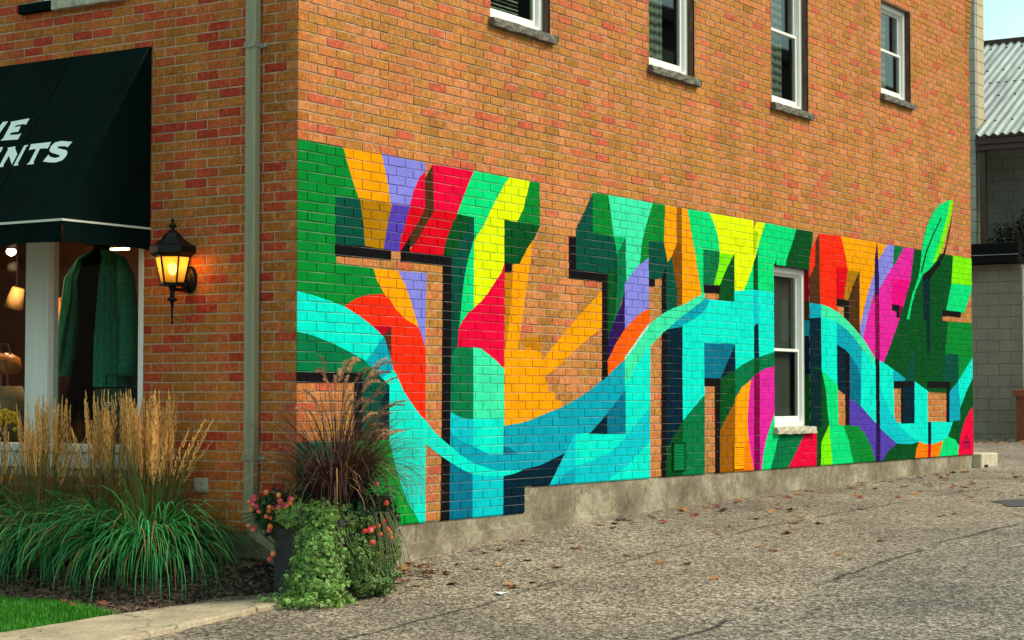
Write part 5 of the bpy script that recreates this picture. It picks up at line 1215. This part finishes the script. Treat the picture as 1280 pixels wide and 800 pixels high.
# variegated trailing plants
M['var_in'] = leaf_mat('variegated_centre', (.095, .30, .030), .5, .45, .3); M['var_out'] = leaf_mat('variegated_margin', (.56, .64, .26), .45, .45, .3)
def trailing(base, blobs, seed, label, ms):
    g = tag(empty('trailing_plant', base), label, 'trailing plant', 'variegated trailing plants in the planter'); r2 = random.Random(seed); b_ = MB()
    extra = []
    for k in range(22):                                    # stray shoots break the outline
        a, c, d, rx, ry, rz, _ = blobs[r2.randrange(len(blobs))]; t = Vector((r2.gauss(-.2, 1), r2.gauss(-.4, 1), r2.gauss(0, .8))).normalized(); q = r2.uniform(.95, 1.25)
        extra.append((a + t.x * rx * q, c + t.y * ry * q, d + t.z * rz * q, *(r2.uniform(.02, .06) for _ in range(3)), r2.randint(25, 80)))
    blobs = blobs + extra
    bx, by, bz = base; blob_leaves(b_, [(a - bx, c - by, d - bz, *rest) for a, c, d, *rest in blobs], r2, .025, True, zmin=lambda x, y: Gd(x + bx, y + by) - bz)
    b_.build('foliage', ms, g)
    s_ = MB()
    for i in range(24):
        x, y = r2.uniform(-.14, .14), r2.uniform(-.12, .0); s_.tube([(0, 0, .02), (x * .6, y - .05, .05), (x, y - .12, -.12), (x * 1.3, y - .15, -.30)], .0025, 4)
    s_.build('stems', mat('pale_stem', (.14, .16, .06), .7), g)
trailing((-.30, -.42, .83), [(-.31, -.46, .86, .09, .13, .10, 1000), (-.36, -.48, .70, .11, .16, .16, 1600), (-.39, -.50, .55, .13, .18, .17, 1900), (-.42, -.50, .43, .16, .22, .12, 1500), (-.46, -.46, .34, .22, .30, .05, 900), (-.33, -.22, .86, .06, .09, .08, 420)], 81, 'large bright variegated trailing plant cascading to the pavement', [M['var_in'], M['var_out']])
trailing((-.02, -.58, .83), [(-.12, -.58, .82, .14, .10, .08, 700), (-.15, -.64, .62, .11, .09, .13, 900), (-.12, -.66, .50, .13, .10, .14, 1100), (.10, -.63, .58, .11, .09, .19, 1000), (.02, -.66, .44, .14, .10, .09, 700)], 82, 'smaller variegated trailing plant hanging at the right of the planter', [leaf_mat('variegated_centre_dark', (.05, .15, .02), .5, .45, .3), leaf_mat('variegated_margin_dark', (.36, .44, .17), .4, .45, .3)])

# ------------------------------------------------------------------ fallen leaves
def fleaf_mesh(i):
    r2 = random.Random(i + 90); lobes = 5 if i % 2 else 7; out = []
    for k in range(lobes * 2 + 1):
        a = -2.5 + 5.0 * k / (lobes * 2); rr_ = (1 if k % 2 else .52) * (1 - .22 * abs(a) / 2.5); out.append((rr_ * math.cos(a), rr_ * math.sin(a)))
    out.append((-.35, 0)); c1, c2 = r2.uniform(-.3, .5), r2.uniform(.2, .8)
    zf = lambda x, y: .06 + c2 * y * y * .6 + c1 * x * x * .5 + .08 * math.sin(x * 5)
    v = [(.1, 0, zf(.1, 0))] + [(x, y, zf(x, y)) for x, y in out]; f = [(0, k, k + 1) for k in range(1, len(out))] + [(0, len(out), 1)]
    v += [(-.35, 0, zf(-.35, 0)), (-.85, .08, .12), (-.85, .04, .10)]; f.append((len(v) - 3, len(v) - 2, len(v) - 1))
    return v, f
LC = [(.22, .075, .025), (.16, .05, .022), (.32, .14, .045), (.11, .04, .025), (.38, .19, .07), (.20, .045, .035)]
LMs = [me('fallen_leaf', *fleaf_mesh(i), leaf_mat('dry_leaf%d' % i, c, .2, .7, .15, False)) for i, c in enumerate(LC)]
r2 = random.Random(101)
def put_leaf(x, y, z, s_, label, group):
    o = bpy.data.objects.new('fallen_leaf', r2.choice(LMs)); link(o); o.location = (x, y, z); o.scale = (s_, s_, s_ * r2.uniform(.7, 1.2)); o.rotation_euler = (r2.uniform(-.25, .25), r2.uniform(-.25, .25), r2.uniform(0, T2)); tag(o, label, 'leaf', group)
for i in range(175):
    x = r2.uniform(.3, 12.5); y = -.12 - abs(r2.gauss(0, 1.15 if i % 3 else .16)) - (.3 if i % 3 else .04) * r2.random()
    if y < -4: continue
    put_leaf(x, y, Gd(x, y) + .004, r2.uniform(.032, .072), 'dry brown autumn leaf lying on the asphalt beside the mural wall', 'fallen leaves on the asphalt')
for i in range(70):
    x, y = r2.uniform(.05, 1.0), -.10 - .55 * r2.random() * (1 - .3 * r2.random())
    put_leaf(x, y, Gd(x, y) + r2.uniform(.004, .04), r2.uniform(.035, .065), 'brown leaf in the drift of dead leaves right of the planter', 'dead leaves at the planter foot')
for (x, y) in ((-.52, .12), (-.66, .10), (-1.35, .75), (-1.5, .55), (-1.3, .48), (-.9, .42), (-.4, .12)):
    put_leaf(x, y, (Yd(x, y) if x > -1.1 else Yd(-1.3, y) + .05) + .02, r2.uniform(.04, .06), 'dry leaf beside the concrete kerb and garden bed', 'leaves along the kerb')
for i in range(60):
    x, y = 20.9 + r2.uniform(-1.2, .9), r2.uniform(1.0, 3.2)
    put_leaf(x, y, Gd(x, 0) + .01, r2.uniform(.05, .09), 'leaf in the litter along the foot of the grey block wall', 'leaf litter by the rear wall')
lt = tag(bpy.data.objects.new('paper_scrap', me('paper_scrap', [(-.05, -.03, .004), (.05, -.03, .012), (.05, .03, .006), (-.05, .03, .02)], [(0, 1, 2, 3)], M['white'])), 'tiny white paper scrap on the asphalt seam', 'litter'); link(lt); lt.location = (.42, -1.36, Gd(.42, -1.36))
patch = MB()
pc = [(math.cos(T2 * i / 14) * (.55 + .12 * math.sin(i * 2.1)), math.sin(T2 * i / 14) * (.30 + .08 * math.cos(i * 1.7))) for i in range(14)]
patch.poly([(7.75 + a, -2.5 + c, Gd(7.75 + a, -2.5 + c) + .006) for a, c in pc]); kind(patch.build('tar_patch', mat('tar', (.035, .030, .028), .7, .3, 40, .6, 120)), 'structure')

# ------------------------------------------------------------------ concrete block at the end of the wall
cb = tag(empty('concrete_block', (13.27, -.10, .72)), 'short pale concrete block at the far end of the mural wall', 'block')
b_ = MB(); b_.cbox(0, .62, 0, .40, 0, .20, .012); b_.build('block', mat('pale_concrete', (.46, .41, .30), .9, .2, 8, .6, 90), cb)
b_ = MB(); b_.cbox(.10, .22, -.012, 0.002, .02, .06, .004); b_.build('clip', M['black_metal'], cb)

# ------------------------------------------------------------------ rear building
rb_ = tag(empty('rear_building', (22, 2.6, .9)), 'grey block rear building with black beam and corrugated metal roof', 'building'); rbz = (22, 2.6, .9)
M['block'] = mat('painted_block', (.235, .20, .152), .9, .16, 3, .5, 60); M['block2'] = mat('grey_block', (.30, .295, .25), .9, .14, 3, .5, 60); M['blk_mortar'] = mat('block_mortar', (.205, .175, .132), .95, .15)
M['beam'] = mat('black_beam', (.006, .005, .005), .8, .2, spec=.1); M['brown_steel'] = mat('brown_steel', (.045, .018, .014), .5, .2); M['galv'] = mat('galvanised', (.28, .31, .305), .55, .35, 3, .1, 20, metal=.35, stretch=(.3, 2, .3))
def Rb(mb, name, m, par=None, smooth=False): return BL(mb, name, m, rbz, par or rb_, smooth)
b_ = MB(); b_.box(22.012, 22.2, 2.19, 6.5, .3, 3.9); rw = Rb(b_, 'lower_wall', M['blk_mortar'])
for k in range(16):
    z0 = .80 + k * .2
    if z0 > 3.85: break
    y = 2.195 - (.2 if k % 2 else 0)
    while y < 4.2:
        ya, yb = max(y, 2.19) + .003, y + .397
        if yb - ya > .03: b_ = MB(); b_.cbox(21.995, 22.1, ya, yb, z0 + .003, min(z0 + .197, 3.9), .002); Rb(b_, 'block', M['block'], rw)
        y += .4
b_ = MB(); b_.cbox(21.72, 21.99, 2.17, 6.5, 3.90, 4.04, .01); b_.cbox(21.76, 21.99, 2.17, 6.5, 4.055, 4.25, .01); b_.box(22, 24.5, 2.17, 6.5, 3.902, 3.97); Rb(b_, 'beam', M['beam'])
b_ = MB(); b_.cbox(21.715, 21.755, 2.17, 6.5, 4.04, 4.052, .003); Rb(b_, 'flashing', M['galv'])
# block stack above the beam
b_ = MB(); b_.box(22.012, 22.46, 2.985, 6.5, 4.26, 10.5); st_ = Rb(b_, 'block_stack', M['blk_mortar'])
for k in range(31):
    z0 = 4.26 + k * .2; y = 2.97 - (.2 if k % 2 else 0)
    while y < 4.3:
        ya, yb = max(y, 2.972) + .004, y + .396
        if yb - ya > .03: b_ = MB(); b_.cbox(22.0, 22.1, ya, yb, z0 + .004, z0 + .196, .004); Rb(b_, 'block', M['block2'], st_)
        y += .4
    b_ = MB(); b_.cbox(22.104, 22.458, 2.972, 3.1, z0 + .004, z0 + .196, .004); Rb(b_, 'block', mat('sunlit_tone_block', (.45, .37, .24), .9, .12, 4) if k == 0 else bpy.data.materials['sunlit_tone_block'], st_)  # sun side of the stack: lit tone painted in as a paler block colour
# recessed upper wall
b_ = MB(); b_.box(24.1, 24.3, -2, 6.5, 3.9, 7.4); uw = Rb(b_, 'upper_wall', M['blk_mortar'])
for k in range(16):
    z0 = 3.98 + k * .2; y = 1.0 - (.2 if k % 2 else 0)
    while y < 3.8:
        b_ = MB(); b_.cbox(24.085, 24.2, y + .003, y + .397, z0 + .003, z0 + .197, .002); Rb(b_, 'block', M['block2'], uw); y += .4
b_ = MB(); b_.cbox(21.96, 22.08, 2.80, 2.90, 4.05, 6.05, .008); Rb(b_, 'post', M['brown_steel'])
b_ = MB(); b_.cbox(21.90, 22.02, -2, 2.94, 5.86, 6.02, .01); b_.cbox(21.86, 21.898, -2, 2.94, 5.96, 6.07, .01); Rb(b_, 'fascia', M['brown_steel'])
# corrugated roof sheets running up the slope
def corr(name, ya, yb, xa, za, xb, zb):
    b_ = MB(); n = int((yb - ya) / .019); v = []
    for i in range(n + 1):
        y = ya + (yb - ya) * i / n; h = .022 * math.cos(y / .152 * T2); v.append((xa, y, za + h)); v.append((xb, y, zb + h))
    b_.v = v; b_.f = [(2*i, 2*i+1, 2*i+3, 2*i+2) for i in range(n)]; b_.m = [0] * n; return Rb(b_, name, M['galv'], None, True)
zr = lambda x: 6.11 + (x - 21.78) * .555
for ya, yb in ((.4, 1.3), (1.3, 2.2), (2.2, 2.95)): corr('roof_sheet', ya, yb, 21.78, zr(21.78) + (.004 if ya > 1.2 and ya < 1.4 else 0), 26.05, zr(26.05))
corr('roof_sheet', 2.95, 6.0, 22.47, zr(22.47), 26.05, zr(26.05))
b_ = MB()
for x in (22.3, 23.4, 24.6, 25.7):
    for q in range(14): y = .6 + q * .304; b_.lathe((x, y, zr(x) + .022), [(.022, 0), (.022, .012), (.008, .018)], 6)
b_.v = [v for v in b_.v]; kind(Rb(b_, 'roof_screws', M['brown_steel']), 'stuff')
b_ = MB(); b_.cbox(26.0, 26.12, -2, 6.0, zr(26.05) - .05, zr(26.05) + .07, .01); Rb(b_, 'ridge_cap', M['brown_steel'])
# white pipe and rust bin
wp = tag(empty('white_pipe', (21.9, 2.10, .9)), 'thin white drainpipe at the right edge beside the grey wall', 'pipe'); b_ = MB(); b_.tube([(0, 0, .9), (0, 0, 2.9)], .045, 10); b_.build('pipe', M['white'], wp)
for zz in (1.0, 2.4):
    b_ = MB(); b_.cbox(-.05, .06, -.06, .06, zz, zz + .03, .004); b_.build('clamp', M['outlet'], wp)
bn = tag(empty('wooden_bin', (21.2, 2.0, Gd(21.2, 0))), 'rust-red wooden bin cut by the right edge against the grey wall', 'bin')
M['rust'] = mat('rust_wood', (.22, .050, .016), .7, .25, 12, .4, 40, stretch=(1, 1, .2))
for i in range(5):
    b_ = MB(); b_.cbox(-.0, .03, -.74 + i * .16, -.74 + i * .16 + .152, .0, .74, .006); b_.build('plank', M['rust'], bn)
b_ = MB(); b_.cbox(.032, .5, -.73, .05, .02, .73, .01); b_.build('body', M['rust'], bn)
b_ = MB(); b_.cbox(-.05, .56, -.78, .10, .745, .86, .012); b_.build('lid', M['rust'], bn)
# bush on the deck behind the beam
bu = tag(empty('deck_bush', (22.9, 2.35, 3.98)), 'twiggy bush on the deck above the black beam', 'bush'); r2 = random.Random(111); b_ = MB()
blob_leaves(b_, [(0, .35, .35, .3, .3, .36, 420), (.1, -.1, .55, .35, .35, .5, 600), (0, -.5, .6, .3, .3, .45, 300)], r2, .075); b_.build('foliage', leaf_mat('bush_leaf', (.035, .05, .022), .6, .5, .2), bu)
b_ = MB()
for i in range(40):
    a, q = r2.uniform(0, T2), r2.uniform(.2, .6); b_.tube([(0, -.05, 0), (q * .5 * math.cos(a), q * .5 * math.sin(a), .4), (q * math.cos(a), q * math.sin(a), r2.uniform(.6, 1.2))], [.012, .007, .003], 4)
b_.build('branches', mat('bush_twig', (.10, .07, .05), .9), bu)

# ------------------------------------------------------------------ added out-of-view dark buildings that replace bright sky in the glass reflections
nb_ = tag(empty('added_neighbour_building', (24, -28, -.3)), 'added unseen tall dark building beyond the lot, darkening reflections in the upper windows', 'building')
b_ = MB(); b_.box(0, 60, -8, 0, 0, 17); b_.build('wall', mat('added_neighbour_brick', (.05, .032, .025), .9, .3, 1), nb_)
b_ = MB(); b_.cbox(-.3, 60.3, -8.3, .3, 17.003, 17.6, .05); b_.build('roof', mat('added_neighbour_roof', (.05, .045, .04), .9), nb_)
for fl in range(5):
    for i in range(15):
        b_ = MB(); b_.cbox(1.5 + i * 3.9, 3.3 + i * 3.9, .002, .08, 1.2 + fl * 3.2, 3.1 + fl * 3.2, .02); b_.build('window', M['curtain'] if (i * 7 + fl * 3) % 4 == 0 else M['dark_room'], nb_)
op = tag(empty('added_opposite_building', (-27, 20, -.3)), 'added unseen dark building across the street, darkening reflections in the shop glass', 'building')  # added, out of view: keeps bright sky out of the shop glass
b_ = MB(); b_.box(-5, 0, -18, 24, 0, 11); b_.build('wall', mat('added_opposite_brick', (.035, .022, .018), .9, .2, 2), op)
b_ = MB(); b_.cbox(-5.2, .3, -18.3, 24.3, 11.003, 11.5, .05); b_.build('roof', mat('added_opposite_roof', (.05, .045, .04), .9), op)
for fl in range(3):
    for i in range(12):
        b_ = MB(); b_.cbox(.002, .08, -16.5 + i * 3.3, -15.1 + i * 3.3, 1.2 + fl * 3.3, 3.0 + fl * 3.3, .02); b_.build('window', M['dark_room'], op)
